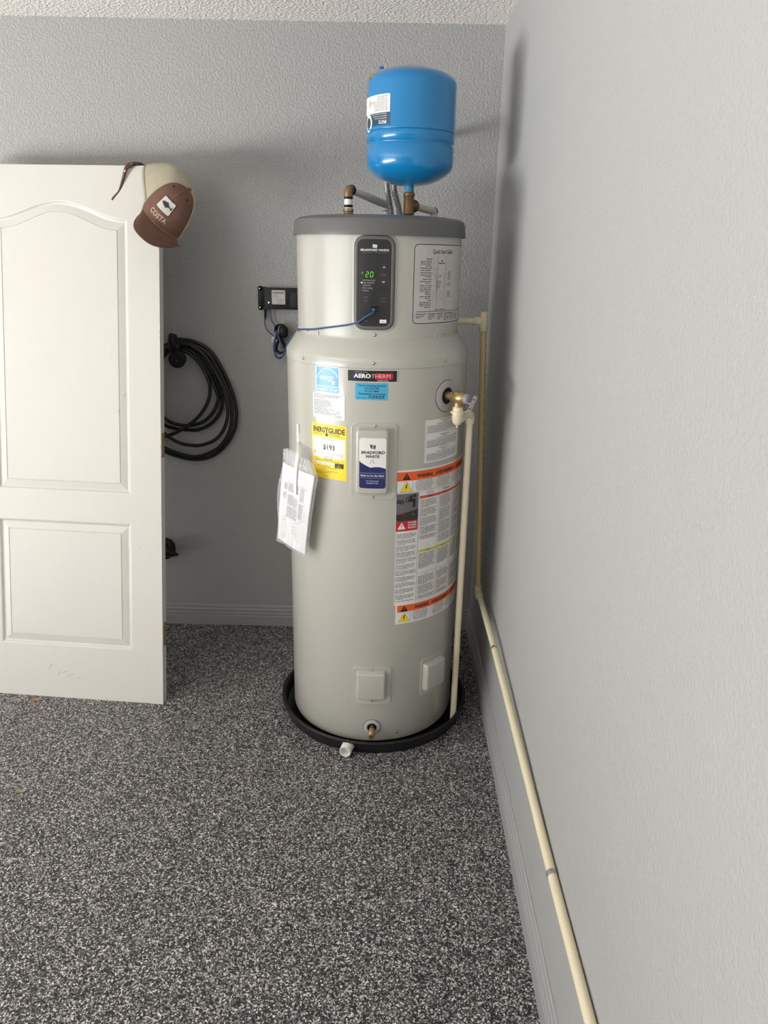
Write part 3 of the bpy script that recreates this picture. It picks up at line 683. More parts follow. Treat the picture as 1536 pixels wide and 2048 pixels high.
lathe(mb, pc + n_ * .032, [(.0125, 0), (.017, .002), (.0205, .006), (.0205, .030), (.017, .038), (.015, .042)], M['brass'], 24, tuple(n_))
lathe(mb, VA + Vector((0, 0, -.052)), [(.0155, 0), (.0155, .03), (.013, .034), (.016, .05), (.0165, .066), (.012, .070)], M['brass'], 24)
mb.build('valve_body', rv, ang=50)
mb = MB(); lathe(mb, pc + n_ * .070, [(.015, 0), (.0155, .002), (.0155, .014), (.012, .018), (0, .019)], mat('relief_cap_grey', (140, 134, 150), .45), 20, tuple(n_)); mb.build('spring_cap', rv)
side = Vector((n_.y, -n_.x, 0)) * -1
lv = Vector((.36, .05, .93)).normalized(); lx = lv.cross(Vector((.12, -.95, .15))).normalized(); ln = lx.cross(lv)
lc = pc + n_ * .084 + Vector((.010, -.014, -.012))
mb = MB(); bbox(mb, lc, (.011, .0022, .052), M['steel'], .0008, (lx, ln, lv)); bbox(mb, lc + lx * .0052 + ln * .003, (.0016, .008, .050), M['steel'], .0005, (lx, ln, lv)); bbox(mb, lc - lx * .0052 + ln * .003, (.0016, .008, .050), M['steel'], .0005, (lx, ln, lv))
for s_ in (-.016, .014): cyl(mb, lc + lv * s_ - ln * .0016, lc + lv * s_ + ln * .0016, .0022, M['dark'], 10)
cyl(mb, lc + ln * .0, lc - n_ * .012, .003, M['steel'], 10); mb.build('lever', rv, ang=50, smooth=False)

# --- discharge pipe
r1 = .0111
D0 = VA + Vector((0, 0, -.050)); E1 = Vector((VA.x, VA.y, 1.165)); E2 = Vector((-.1275, -.742, 1.160)); EB = Vector((-.1265, -.722, .012))
E2 = Vector((-.127, -.735, 1.164)); EB = Vector((-.127, -.735, .009))
dp = thing('discharge_pipe', (EB.x, EB.y, .01), 'cream plastic pipe running down from the relief valve into the black pan', 'pipe')
mb = MB(); lathe(mb, (VA.x, VA.y, 1.165), [(.0155, 0), (.0172, .002), (.0172, .020), (.0205, .021), (.0205, .027), (.0160, .028), (.0160, .040), (.0150, .041)], M['cpvc'], 24)
for k in range(2): box(mb, (VA.x + (-.020, .020)[k] * .98, VA.y + (-.004, .004)[k], 1.189), (.006, .006, .006), M['cpvc'])
ed = (E2 - E1).normalized()
lathe(mb, (VA.x, VA.y, 1.160), [(.0, -.013), (.006, -.012), (.012, -.008), (.0158, -.001), (.0172, .007)], M['cpvc'], 24, cap=False)
cyl(mb, (VA.x, VA.y, 1.140), (VA.x, VA.y, 1.149), .003, M['cpvc'], 12)
cyl(mb, (VA.x, VA.y, 1.165), Vector((VA.x, VA.y, 1.165)) + ed * .030, .0145, M['cpvc'], 24, .001)
mb.build('male_adapter', dp, ang=50)
A0 = E1; mb = MB(); tube(mb, [A0 + ed * .02, E2 - ed * .01], r1, M['cpvc'], 20); mb.build('cross_pipe', dp)
mb = MB(); tube(mb, elbow_path(E2 - ed * .024, E2, E2 + Vector((0, 0, -.030)), .016), .0148, M['cpvc'], 20); mb.build('elbow', dp, ang=50)
mb = MB(); cyl(mb, EB, E2 + Vector((0, 0, -.018)), r1, M['cpvc'], 24); mb.build('down_pipe', dp)

# --- drain valve
n_ = radial(1.3); port_ring(1.3, .0800, .0295, .0165, M['gasket'])
dc = Vector((HX, HY, .079)) + n_ * R; dd = (n_ + Vector((0, 0, -.10))).normalized()
dv = thing('drain_valve', dc, 'short brass drain valve low on the front of the water heater', 'valve')
mb = MB(); lathe(mb, dc - dd * .01, [(.0085, 0), (.0085, .022), (.010, .024), (.010, .030), (.0085, .032), (.0085, .040), (.0112, .043), (.0112, .058), (.0105, .060), (.0078, .060), (.0072, .050), (0, .049)], M['brass'], 24, tuple(dd))
for k in range(4): lathe(mb, dc + dd * (.034 + .003 * k), [(.0112, 0), (.0118, .0008), (.0112, .0016)], M['brass'], 24, tuple(dd), cap=False)
mb.build('spout', dv, ang=40)
mb = MB(); lathe(mb, dc + dd * .006, [(.0082, 0), (.0105, .001), (.0105, .007), (.0082, .008)], M['bronze'], 6, tuple(dd)); mb.build('hex_nut', dv, smooth=False)

# ================================================================ DRAIN PAN
PX, PY, PR = -.4265, -.600, .347
pn = thing('drain_pan', (PX, PY, 0), 'shallow round black plastic drain pan under the water heater', 'pan')
mb = MB(); lathe(mb, (PX, PY, 0), [(0, .001), (.330, .001), (.334, .003), (.3405, .045), (.343, .049), (.352, .050), (.3545, .048), (.3545, .044), (.351, .043), (.3475, .041), (.341, .003), (.339, .0005), (0, .0005)], M['pan'], 128, cap=False); mb.build('pan_body', pn)
mb = MB(); lathe(mb, (HX, HY, 0), [(0, .0012), (.27, .0012), (.27, .0198), (0, .0198)], M['pan'], 64, cap=False); mb.build('pan_platform', pn)
n_ = Vector((-.24, -.97, -.02)).normalized(); fc = Vector((PX, PY, .027)) + Vector((-.235, -.972, 0)) * .342
mb = MB(); lathe(mb, fc, [(.0225, .0), (.0225, .010), (.0155, .010), (.0155, .014)], M['pvc'], 8, tuple(n_)); lathe(mb, fc + n_ * .012, [(.0175, 0), (.0205, .002), (.0205, .026), (.0198, .028), (.0175, .028), (.0168, .024), (.0160, .004), (0, .003)], M['pvc'], 28, tuple(n_))
mb.build('drain_fitting', pn, ang=40)['label'] = 'white plastic drain fitting'

# ================================================================ EXPANSION TANK
TX, TY = -.3415, -.550
et = thing('expansion_tank', (TX, TY, 1.84), 'blue metal expansion tank standing upright on a bronze tee above the water heater lid', 'tank')
mb = MB(); RT = .1375
prof = [(.0, 1.8530), (.03, 1.8540), (.062, 1.8600), (.092, 1.8715), (.114, 1.8840), (.128, 1.8960), (.1345, 1.9080), (.1362, 1.922), (.1362, 1.9630), (.1335, 1.9660), (.1318, 1.9690), (.1335, 1.9720), (.1364, 1.9740), (.1366, 1.9985), (.1352, 2.0010), (.1385, 2.0030), (.1392, 2.0055), (.1382, 2.0080), (.1375, 2.010), (.1375, 2.128), (.1362, 2.140), (.130, 2.1515), (.117, 2.1610), (.095, 2.1705), (.06, 2.1800), (.03, 2.183), (0, 2.184)]
lathe(mb, (TX, TY, 0), prof, M['tank'], 96, cap=False); mb.build('tank_body', et, ang=60)
mb = MB(); lathe(mb, (TX, TY, 0), [(.0142, 1.834), (.0142, 1.858)], M['tape'], 24); mb.build('neck', et)['label'] = 'threaded neck smeared with blue sealant'
VC = (-.436, -.555, 2.1570)
mb = MB(); lathe(mb, VC, [(.009, -.006), (.009, .004), (.0055, .005), (.0055, .012)], M['brass'], 12); lathe(mb, VC, [(.0072, .008), (.0078, .009), (.0072, .027), (.005, .0285), (0, .0285)], M['bluecap'], 16); mb.build('valve_cap', et)
mb = MB(); tube(mb, spline([(-.4815, -.575, 2.136), (-.474, -.585, 2.151), (-.460, -.585, 2.160), (-.442, -.585, 2.1645), (-.425, -.590, 2.169), (-.410, -.60, 2.172), (-.385, -.60, 2.1785)], 6), .0013, M['wire'], 6)
tube(mb, spline([(-.472, -.600, 2.140), (-.463, -.590, 2.151), (-.445, -.58, 2.163), (-.428, -.58, 2.170)], 6), .0016, M['wire'], 6)
tube(mb, spline([(-.446, -.590, 2.160), (-.434, -.590, 2.168), (-.422, -.592, 2.170)], 6), .003, M['wire'], 6); mb.build('tag_wire', et)
ft = cylmap(-28.2, 2.012, RT, TX, TY)
P = Print(ft); P.rrect(-.19, 0, 0, .0820, .004, M['white'], .0006); tl = P.build('tank_label', et)
P = Print(ft); P.h = .0009; P.rect(-.19, .0, 0, .0335, M['tankdk']); P.lift()
P.text('PFXT12', -.011, .0125, .0125, M['white'], 'l', .030, bold=.03, shear=.2, flip=True)
for k, (s_, w_) in enumerate((('Potable Water Heater Tank', .048), ("Réservoir de dilatation", .058), ('Tanque de expansión térmica', .066))): P.text(s_, -.011, .0195 + .0058 * k, .0050, M['white'], 'l', w_, flip=True)
P.ring(-.098, .010, .024, .008, M['white'])
for k in range(10): P.words(-.060 + (.012 if k > 6 else -.002 * k), .0385 + .0041 * k, -.006, M['text'], .0028, k, 1, 'r')
P.text('3.4', -.072, .066, .011, M['text2'], 'l', .010, flip=True); P.rect(-.092, .052, -.088, .072, M['text'])
P.build('lettering', tl)
# bronze tee
tee = thing('bronze_tee', (TX + .003, TY, 1.757), 'bronze pipe tee under the blue tank on the heater lid', 'pipe fitting')
tc = Vector((TX, TY, 1.80)); bd = Vector((.085, .13, -.016)).normalized()
mb = MB(); lathe(mb, (TX, TY, 0), [(.012, 1.752), (.012, 1.768), (.0165, 1.769), (.0180, 1.771), (.0180, 1.777), (.0165, 1.779), (.0165, 1.824), (.018, 1.826), (.0185, 1.833), (.0165, 1.8355), (.014, 1.8355)], M['bronze'], 28)
lathe(mb, tc + bd * .004, [(.0165, 0), (.0165, .018), (.019, .021), (.0195, .030), (.017, .033)], M['bronze'], 28, tuple(bd)); mb.build('tee_body', tee, ang=45)
mb = MB(); q0 = tc + bd * .034; q1 = Vector((-.2535, -.42, 1.7865)); tube(mb, [q0 - bd * .006, q1], .0112, M['pex'], 20)
mb.build('side_pipe', tee)
mb = MB(); tube(mb, elbow_path(q1 - (q1 - q0).normalized() * .012, q1, q1 + Vector((0, 0, -.016)), .008), .0135, M['pex'], 18); lathe(mb, (q1.x, q1.y, 1.754), [(.0132, 0), (.0150, .004), (.0150, .010), (.0132, .012)], M['dark'], 20)
mb.build('side_elbow', tee, ang=50)
mb = MB(); lathe(mb, q1 - (q1 - q0).normalized() * .004, [(.0145, 0), (.0145, .004)], M['dark'], 20, tuple((q1 - q0).normalized())); mb.build('rubber_ring', tee)
# hot side pipe
H0 = Vector((-.529, -.650, 1.756)); HE = Vector((-.529, -.650, 1.835)); H2 = Vector((-.414, -.40, 1.806))
hp = thing('hot_water_pipe', (H0.x, H0.y, 1.757), 'off-white water pipe on the left of the heater lid with brass elbow and nut', 'pipe')
mb = MB(); lathe(mb, H0, [(.0135, -.002), (.0145, .002), (.0145, .014), (.0162, .016), (.0162, .021), (.013, .023)], M['brass'], 24)
for k in range(3): lathe(mb, H0 + Vector((0, 0, .004 + .0035 * k)), [(.0145, 0), (.0152, .001), (.0145, .002)], M['brass'], 24, cap=False)
mb.build('nipple_nut', hp, ang=40)
mb = MB(); lathe(mb, H0, [(.0125, .022), (.0128, .024), (.0128, .058)], M['pvc'], 24); mb.build('dielectric_nipple', hp, ang=40)
for z_ in (.0265, .0500):
    mb = MB(); lathe(mb, H0, [(.0128, z_), (.0134, z_ + .0008), (.0134, z_ + .0068), (.0128, z_ + .0076)], M['dark'], 24); mb.build('rubber_ring', hp, ang=40)
hd = (H2 - HE).normalized()
mb = MB(); tube(mb, elbow_path(HE + Vector((0, 0, -.022)), HE, HE + hd * .016, .012), .0135, M['bronze'], 20); mb.build('brass_elbow', hp, ang=50)
mb = MB(); lathe(mb, HE + hd * .014, [(.0150, 0), (.0158, .002), (.0158, .007), (.0150, .009)], M['dark'], 24, tuple(hd)); mb.build('rubber_collar', hp, ang=40)
mb = MB(); tube(mb, [HE + hd * .012, H2], .0125, M['pex'], 20); mb.build('cross_pipe', hp)
mb = MB(); tube(mb, elbow_path(H2 - hd * .012, H2, H2 + Vector((0, 0, -.018)), .010), .0138, M['pex'], 20); cyl(mb, (H2.x, H2.y, 1.757), (H2.x, H2.y, 1.795), .0115, M['pvc'], 20); lathe(mb, (H2.x, H2.y, 1.786), [(.0118, 0), (.013, .001), (.013, .005), (.0118, .006)], M['dark'], 20)
mb.build('rear_elbow', hp, ang=50)
# flexible metal conduits
def flex(pts, label):
    t = thing('flexible_conduit', pts[0], label, 'conduit', )
    sp = spline(pts, 60); d = [0]
    for a, b in zip(sp, sp[1:]): d.append(d[-1] + (b - a).length)
    n = int(d[-1] / .0011); out = []; j = 0
    for i in range(n + 1):
        s = d[-1] * i / n
        while j < len(d) - 2 and d[j + 1] < s: j += 1
        u = (s - d[j]) / max(d[j + 1] - d[j], 1e-9); out.append(sp[j].lerp(sp[j + 1], u))
    mb = MB(); tube(mb, out, .009, M['flex'], 14, rf=lambda i: .0092 + .0013 * cos(2 * pi * i / 6)); mb.build('ribbed_sleeve', t, ang=80)
    mb = MB(); lathe(mb, Vector(pts[0]) + Vector((0, 0, -.003)), [(.0125, 0), (.0125, .009), (.0105, .010)], M['steel'], 16); mb.build('connector', t, ang=40)
flex([(-.396, -.450, 1.760), (-.402, -.450, 1.80), (-.412, -.45, 1.85), (-.415, -.435, 1.90), (-.40, -.36, 1.965), (-.36, -.20, 2.02), (-.34, -.004, 2.03)], 'ribbed metal conduit behind the blue tank, the left one of two')
flex([(-.365, -.450, 1.760), (-.374, -.450, 1.80), (-.389, -.45, 1.85), (-.388, -.425, 1.90), (-.36, -.34, 1.97), (-.31, -.20, 2.03), (-.29, -.004, 2.04)], 'ribbed metal conduit behind the blue tank, the right one, next to the bronze tee')

# ================================================================ CONDENSATE PIPE
cd_ = thing('condensate_pipe', (-.0385, -.54, .44), 'cream plastic pipe dropping behind the heater, then running low along the right wall', 'pipe')
rp_ = .0108
TT = Vector((-.079, -.54, 1.441)); TB = Vector((-.0385, -.54, .447))
mb = MB(); cyl(mb, (-.205, -.54, 1.440), TT, rp_, M['cpvc'], 20); cyl(mb, (-.175, -.54, 1.440), (-.159, -.54, 1.440), .0128, M['cpvc'], 20, .001); mb.build('branch_pipe', cd_, ang=50)
ax = (TB - TT).normalized(); mb = MB(); cyl(mb, TT - ax * .031, TT + ax * .034, .0143, M['cpvc'], 24, .001); cyl(mb, TT - Vector((.034, 0, 0)), TT, .0143, M['cpvc'], 24, .001); mb.build('tee', cd_, ang=50)
mb = MB(); cyl(mb, TT + ax * .02, TB, rp_, M['cpvc2'], 24); dwn = mb.build('down_pipe', cd_); dwn['label'] = 'yellowed pipe with printed dashes'
# printed marks on the down pipe
P = Print(lambda x, y, h: (TT + ax * (-y)) + (Vector((1, 0, 0)) * sin(x / rp_) + Vector((0, -1, 0)) * cos(x / rp_)) * (rp_ + h)); P.h = .0003
rnd = random.Random(5); y_ = -.05
while y_ > -.96:
    L = rnd.uniform(.004, .012); P.rect(.0085, y_ - L, .0118, y_, mat('pipe_print', (96, 104, 60), .6) if 'pipe_print' not in bpy.data.materials else bpy.data.materials['pipe_print']); y_ -= L + rnd.uniform(.003, .02)
P.build('print_marks', dwn)
CE = Vector((-.0335, -.552, .4405))
mb = MB(); tube(mb, elbow_path(TB - ax * .022, Vector((-.0385, -.541, .441)), Vector((-.036, -.580, .4405)), .014), .0140, M['cpvc'], 20); mb.build('elbow', cd_, ang=50)
mb = MB(); tube(mb, spline([(-.0350, -.555, .4390), (-.026, -.95, .427), (-.018, -1.40, .4035), (-.0125, -1.86, .3840), (-.0125, -2.2, .388), (-.0125, -2.8, .388), (-.0125, FY + .1, .388)], 6), rp_, M['cpvc'], 24); mb.build('wall_pipe', cd_)
for y_, xw in ((-.95, -.026), (-1.855, -.0126), (-2.85, -.0125), (-3.9, -.0125), (-4.9, -.0125)):
    mb = MB(); n = 14; vs = []; fs = []; PZ = .427 if y_ > -1.2 else (.384 if y_ > -2 else .388)
    for yy in (-.0065, .0065):
        for rr in (rp_ + .0002, rp_ + .0015):
            for i in range(n + 1):
                a = radians(-128 + 256 * i / n) + pi; vs.append((xw + rr * cos(a), y_ + yy, PZ + rr * sin(a)))
    m_ = n + 1
    for i in range(n): fs += [(i, i + 1, m_ + i + 1, m_ + i), (2 * m_ + i, 3 * m_ + i, 3 * m_ + i + 1, 2 * m_ + i + 1), (m_ + i, m_ + i + 1, 3 * m_ + i + 1, 3 * m_ + i), (i, 2 * m_ + i, 2 * m_ + i + 1, i + 1)]
    mb.add(vs, fs, M['flex']); pass
    lathe(mb, (xw - .006, y_, PZ + rp_ * .85 + .0012), [(.0035, 0), (.0030, .0015), (0, .0022)], M['steel'], 10, (-.5, 0, .85))
    mb.build('pipe_strap', cd_, ang=40)

# ================================================================ WALL MODULE, CABLES
cb_ = thing('wall_module', (-.80, 0, 1.43), 'flat black electronic box with white sticker on the back wall beside the heater', 'control box')
mb = MB(); bbox(mb, (-.790, -.0135, 1.471), (.215, .027, .083), M['dark'], .002)
bbox(mb, (-.740, -.0275, 1.4665), (.112, .003, .062), M['dark'], .001); mb.build('case', cb_, ang=40)
mb = MB(); bbox(mb, (-.913, -.003, 1.471), (.034, .006, .060), M['dark'], .001)
for z_ in (1.508, 1.434): lathe(mb, (-.921, 0, z_), [(.0105, 0), (.0105, .005), (.009, .006)], M['dark'], 16, (0, -1, 0)); box(mb, (-.910, -.003, z_), (.022, .006, .014), M['dark'])
mb.build('mounting_flange', cb_, ang=40)
for z_ in (1.508, 1.434): mb = MB(); lathe(mb, (-.922, -.006, z_), [(.0038, 0), (.003, .0015), (0, .0022)], M['steel'], 10, (0, -1, 0)); mb.build('screw', cb_)
mb = MB(); box(mb, (-.8985, -.0245, 1.471), (.0012, .0065, .083), M['lid']); mb.build('edge_line', cb_, smooth=False)
mb = MB(); lathe(mb, (-.884, -.0268, 1.4555), [(.0032, 0), (.0028, .0016), (0, .002)], M['ledg'], 10, (0, -1, 0)); mb.build('status_light', cb_)
P = Print(planemap((-.871, -.0272, 1.449), (1, 0, 0), (0, 0, 1))); P.rrect(0, 0, .054, .055, .004, M['labgrey'], .0002); sl = P.build('sticker', cb_)
P = Print(planemap((-.871, -.0272, 1.449), (1, 0, 0), (0, 0, 1))); P.h = .0004
P.text('connectIQ', .003, .0420, .0115, M['ink'], 'l', .046, bold=.02, shear=.1); P.words(.004, .051, .030, M['text2'], .002, 1)
for k in range(3): P.words(.004, .0355 - .0048 * k, .032 - .003 * k, M['text'], .0028, k)
for k in (0, 1, 3, 4): P.words(.022, .0185 - .0038 * k, .050, M['text'], .0026, k)
P.build('lettering', sl)
# black power cord with its adapter, bundled
pa = thing('power_adapter_cord', (-.84, -.0, 1.30), 'black power cord bundled in a knot on the wall under the black box', 'cable')
mb = MB(); tube(mb, [(-.900, -.015, 1.432), (-.901, -.015, 1.400), (-.902, -.015, 1.388)], .005, M['dark'], 12, rf=lambda i: (.0055, .0048, .0032)[i]); mb.build('plug', pa)
mb = MB(); tube(mb, spline([(-.902, -.015, 1.392), (-.904, -.016, 1.372), (-.897, -.018, 1.351), (-.881, -.02, 1.333), (-.862, -.026, 1.322), (-.845, -.03, 1.318)], 6), .0017, M['rubber'], 8)
rnd = random.Random(11)
for k in range(7):
    dx = rnd.uniform(-.004, .004); dz = rnd.uniform(-.004, .004); yy = -.015 - .0045 * k
    tube(mb, spline([(-.845 + dx, yy, 1.320), (-.858 + dx, yy, 1.345 + dz), (-.850 + dx, yy, 1.366 + dz), (-.828 + dx, yy, 1.368 + dz), (-.822 + dx, yy, 1.347), (-.838 + dx, yy, 1.318), (-.855 + dx, yy, 1.292), (-.857 + dx, yy, 1.268 + dz * 2), (-.840 + dx, yy, 1.256 + dz * 2), (-.822 + dx, yy, 1.268 + dz), (-.826 + dx, yy, 1.292)], 6, True), .0021, M['rubber'], 8, True)
mb.build('cord', pa)
mb = MB(); bbox(mb, (-.826, -.032, 1.342), (.034, .034, .044), M['dark'], .009); mb.build('adapter_block', pa, ang=60)
mb = MB(); tube(mb, spline([(-.857, -.046, 1.318), (-.838, -.052, 1.314), (-.822, -.042, 1.318), (-.838, -.005, 1.32)], 5, True), .0022, M['dark'], 8, True)
tube(mb, spline([(-.857, -.046, 1.318), (-.872, -.046, 1.314), (-.866, -.046, 1.302)], 5), .0016, M['white'], 6); tube(mb, spline([(-.857, -.046, 1.316), (-.864, -.046, 1.322), (-.872, -.047, 1.318)], 5), .0016, M['white'], 6)
mb.build('twist_tie', pa)
# blue network cable
nc = thing('network_cable', (-.86, -.03, 1.24), 'thin blue network cable from the heater control panel across to the black wall box', 'cable')
def hp_(th, z, r=.0032, RR=RU): t = radians(th); return Vector((HX + (RR + r) * sin(t), HY - (RR + r) * cos(t), z))
pts = [(-.879, -.016, 1.425), (-.876, -.016, 1.387), (-.861, -.022, 1.359), (-.855, -.054, 1.331), (-.860, -.054, 1.285), (-.860, -.052, 1.250), (-.845, -.052, 1.237), (-.827, -.062, 1.249), (-.797, -.2, 1.294), (-.757, -.4, 1.347)]
pts += [tuple(hp_(-92, 1.398, .006)), tuple(hp_(-68.4, 1.4165, .0045)), tuple(hp_(-48.4, 1.4255)), tuple(hp_(-36.2, 1.4345)), tuple(hp_(-26.1, 1.4420)), tuple(hp_(-17.2, 1.4495, .012)), tuple(hp_(-10.5, 1.4600, .018)), tuple(hp_(-5.7, 1.4760, .022)), tuple(PORT + Np * .018 - Zp * .009 - Xp * .004), tuple(PORT + Np * .010)]
mb = MB(); tube(mb, spline(pts, 8), .0028, M['cord'], 10)
for k in range(1): tube(mb, spline([(-.853 + .006 * k, -.056, 1.335), (-.864, -.057, 1.295 - .005 * k), (-.862, -.056, 1.262), (-.843, -.055, 1.243 + .006 * k), (-.822, -.056, 1.262), (-.835, -.057, 1.300), (-.850, -.056, 1.345 + .008 * k)], 7, True), .0025, M['cord'], 8, True)
mb.build('cord', nc)
mb = MB(); bbox(mb, PORT + Np * .008 - Xp * .001, (.0115, .014, .0085), M['cord'], .0015, (Xp, -Np, Zp)); mb.build('connector', nc)['label'] = 'blue booted connector'
# bits of stuff
# ================================================================ CHARGING HOSE ON THE BACK WALL
LOOPS = [
[(-1.269,-.025,1.294),(-1.201,-.025,1.297),(-1.131,-.025,1.259),(-1.084,-.025,1.182),(-1.047,-.025,1.090),(-1.034,-.025,1.005),(-1.048,-.025,.926),(-1.090,-.025,.859),(-1.146,-.025,.814),(-1.211,-.025,.797),(-1.286,-.025,.806),(-1.359,-.025,.836),(-1.418,-.025,.900),(-1.441,-.025,1.007),(-1.420,-.025,1.134),(-1.358,-.025,1.248)],
[(-1.264,-.041,1.290),(-1.201,-.041,1.287),(-1.138,-.041,1.248),(-1.091,-.041,1.174),(-1.058,-.041,1.082),(-1.050,-.041,.998),(-1.066,-.041,.922),(-1.107,-.041,.861),(-1.163,-.041,.827),(-1.217,-.041,.814),(-1.281,-.041,.824),(-1.353,-.041,.857),(-1.401,-.041,.922),(-1.414,-.041,1.022),(-1.393,-.041,1.137),(-1.337,-.041,1.244)],
[(-1.260,-.057,1.284),(-1.200,-.057,1.281),(-1.145,-.057,1.242),(-1.102,-.057,1.170),(-1.072,-.057,1.084),(-1.063,-.057,1.011),(-1.083,-.057,.941),(-1.123,-.057,.893),(-1.178,-.057,.870),(-1.220,-.057,.867),(-1.273,-.057,.876),(-1.333,-.057,.914),(-1.374,-.057,.983),(-1.383,-.057,1.078),(-1.364,-.057,1.181),(-1.318,-.057,1.253)],
[(-1.270,-.025,1.276),(-1.213,-.025,1.267),(-1.164,-.025,1.225),(-1.123,-.025,1.157),(-1.097,-.025,1.089),(-1.093,-.025,1.040),(-1.113,-.025,.989),(-1.153,-.025,.949),(-1.203,-.025,.927),(-1.246,-.025,.926),(-1.299,-.025,.931),(-1.344,-.025,.949),(-1.373,-.025,1.009),(-1.375,-.025,1.093),(-1.355,-.025,1.187),(-1.317,-.025,1.249)],
[(-1.266,-.041,1.272),(-1.213,-.041,1.263),(-1.167,-.041,1.219),(-1.133,-.041,1.159),(-1.108,-.041,1.091),(-1.105,-.041,1.060),(-1.125,-.041,1.013),(-1.161,-.041,.974),(-1.204,-.041,.954),(-1.251,-.041,.948),(-1.303,-.041,.958),(-1.343,-.041,.987),(-1.362,-.041,1.044),(-1.360,-.041,1.117),(-1.341,-.041,1.200),(-1.309,-.041,1.245)],
[(-1.262,-.057,1.264),(-1.216,-.057,1.255),(-1.171,-.057,1.215),(-1.144,-.057,1.165),(-1.132,-.057,1.114),(-1.141,-.057,1.062),(-1.169,-.057,1.013),(-1.203,-.057,.976),(-1.247,-.057,.944),(-1.302,-.057,.914),(-1.355,-.057,.905),(-1.394,-.057,.951),(-1.401,-.057,1.056),(-1.375,-.057,1.171),(-1.329,-.057,1.242)]]
mb = MB()
for l in LOOPS: tube(mb, spline(l, 5, True), .0074, M['rubber'], 12, True)
tag(mb.build('coiled_cable', base=(-1.25, -.03, 1.28)), 'thick black cable coiled in loops on the back wall beside the leaning door', 'cable')
hk = thing('cable_holder', (-1.262, 0, 1.28), 'black round-fronted plastic cable holder on the back wall, partly behind the door edge', 'cable holder')
mb = MB(); lathe(mb, (-1.262, -.001, 1.272), [(.036, 0), (.036, .014), (.030, .018), (.024, .060), (.024, .078), (.020, .082)], M['dark'], 24, (0, -1, 0)); tube(mb, spline([(-1.268, -.070, 1.262), (-1.268, -.078, 1.300), (-1.268, -.066, 1.322)], 5), .017, M['dark'], 14); mb.build('hook', hk, ang=60)
mb = MB(); lathe(mb, (-1.250, -.075, 1.236), [(.026, 0), (.033, .004), (.0345, .012), (.0345, .034), (.032, .039), (.027, .040), (.026, .036), (0, .035)], M['dark'], 32, (.12, -1, -.12)); mb.build('socket_cap', hk, ang=40)
mb = MB(); lathe(mb, (-1.245, -.112, 1.228), [(.003, 0), (.002, .002), (0, .0025)], M['lid'], 8, (.12, -1, -.12)); mb.build('lock_pin', hk)
mb = MB()
lathe(mb, (-1.392, -.0, .375), [(.05, 0), (.05, .02), (.042, .030), (.030, .034), (0, .035)], M['dark'], 24, (0, -1, 0))
tube(mb, spline([(-1.395, -.06, .400), (-1.365, -.066, .386), (-1.335, -.068, .375), (-1.312, -.067, .368)], 6), .03, M['dark'], 16, rf=lambda i: .040 - .0021 * i if i < 15 else .006)
tube(mb, [(-1.392, -.02, .38), (-1.392, -.07, .39)], .03, M['dark'], 14)
tag(mb.build('wall_bracket', base=(-1.392, 0, .375)), 'black pointed plastic fitting low on the back wall, just past the door edge', 'bracket')

# ================================================================ LEANING DOOR
DB = Vector((-1.23184561, -.67308863, 0.0006)); de1 = Vector((-.99687, .07905, 0)).normalized(); de2 = (Vector((-1.2390173, -.19704688, 1.93220931)) - DB).normalized(); dn = de1.cross(de2).normalized()
if dn.y > 0: dn = -dn      # towards the viewer
DT = .036
def DM(u, v, d): return DB + de1 * u + de2 * v + dn * d       # d = 0 on the front face
DWD, DHT = .757, 1.99
dr = thing('leaning_door', DM(DWD / 2, 0, -DT / 2), 'white moulded two-panel door slab taken off its hinges, leaning against the back wall', 'door')
mb = MB(); UL, UR = .118, .640
def arch(u): 
    o = (u - (UL + UR) / 2) / ((UR - UL) / 2); return 1.803 + .063 * (.5 * (1 + cos(pi * min(1, abs(o)))))
V0, V1, V2 = .204, .690, .801
def quad(a, b, c, d): mb.add([DM(*a, 0), DM(*b, 0), DM(*c, 0), DM(*d, 0)], [(0, 1, 2, 3)], M['doorp'])
for a, b in ((0, UL), (UR, DWD)):
    for va, vb in ((0, V0), (V0, V1), (V1, V2), (V2, 1.803), (1.803, DHT)): quad((a, va), (b, va), (b, vb), (a, vb))
quad((UL, 0), (UR, 0), (UR, V0), (UL, V0)); quad((UL, V1), (UR, V1), (UR, V2), (UL, V2))
NA = 40; us = [UL + (UR - UL) * i / NA for i in range(NA + 1)]
for a, b in zip(us, us[1:]): quad((a, arch(a)), (b, arch(b)), (b, DHT), (a, DHT))
vs = [DM(0, 0, 0), DM(DWD, 0, 0), DM(DWD, DHT, 0), DM(0, DHT, 0), DM(0, 0, -DT), DM(DWD, 0, -DT), DM(DWD, DHT, -DT), DM(0, DHT, -DT)]
mb.add(vs, [(0, 1, 5, 4), (1, 2, 6, 5), (2, 3, 7, 6), (3, 0, 4, 7), (4, 5, 6, 7)], M['doorp'])
ds = mb.build('slab', dr, smooth=False)
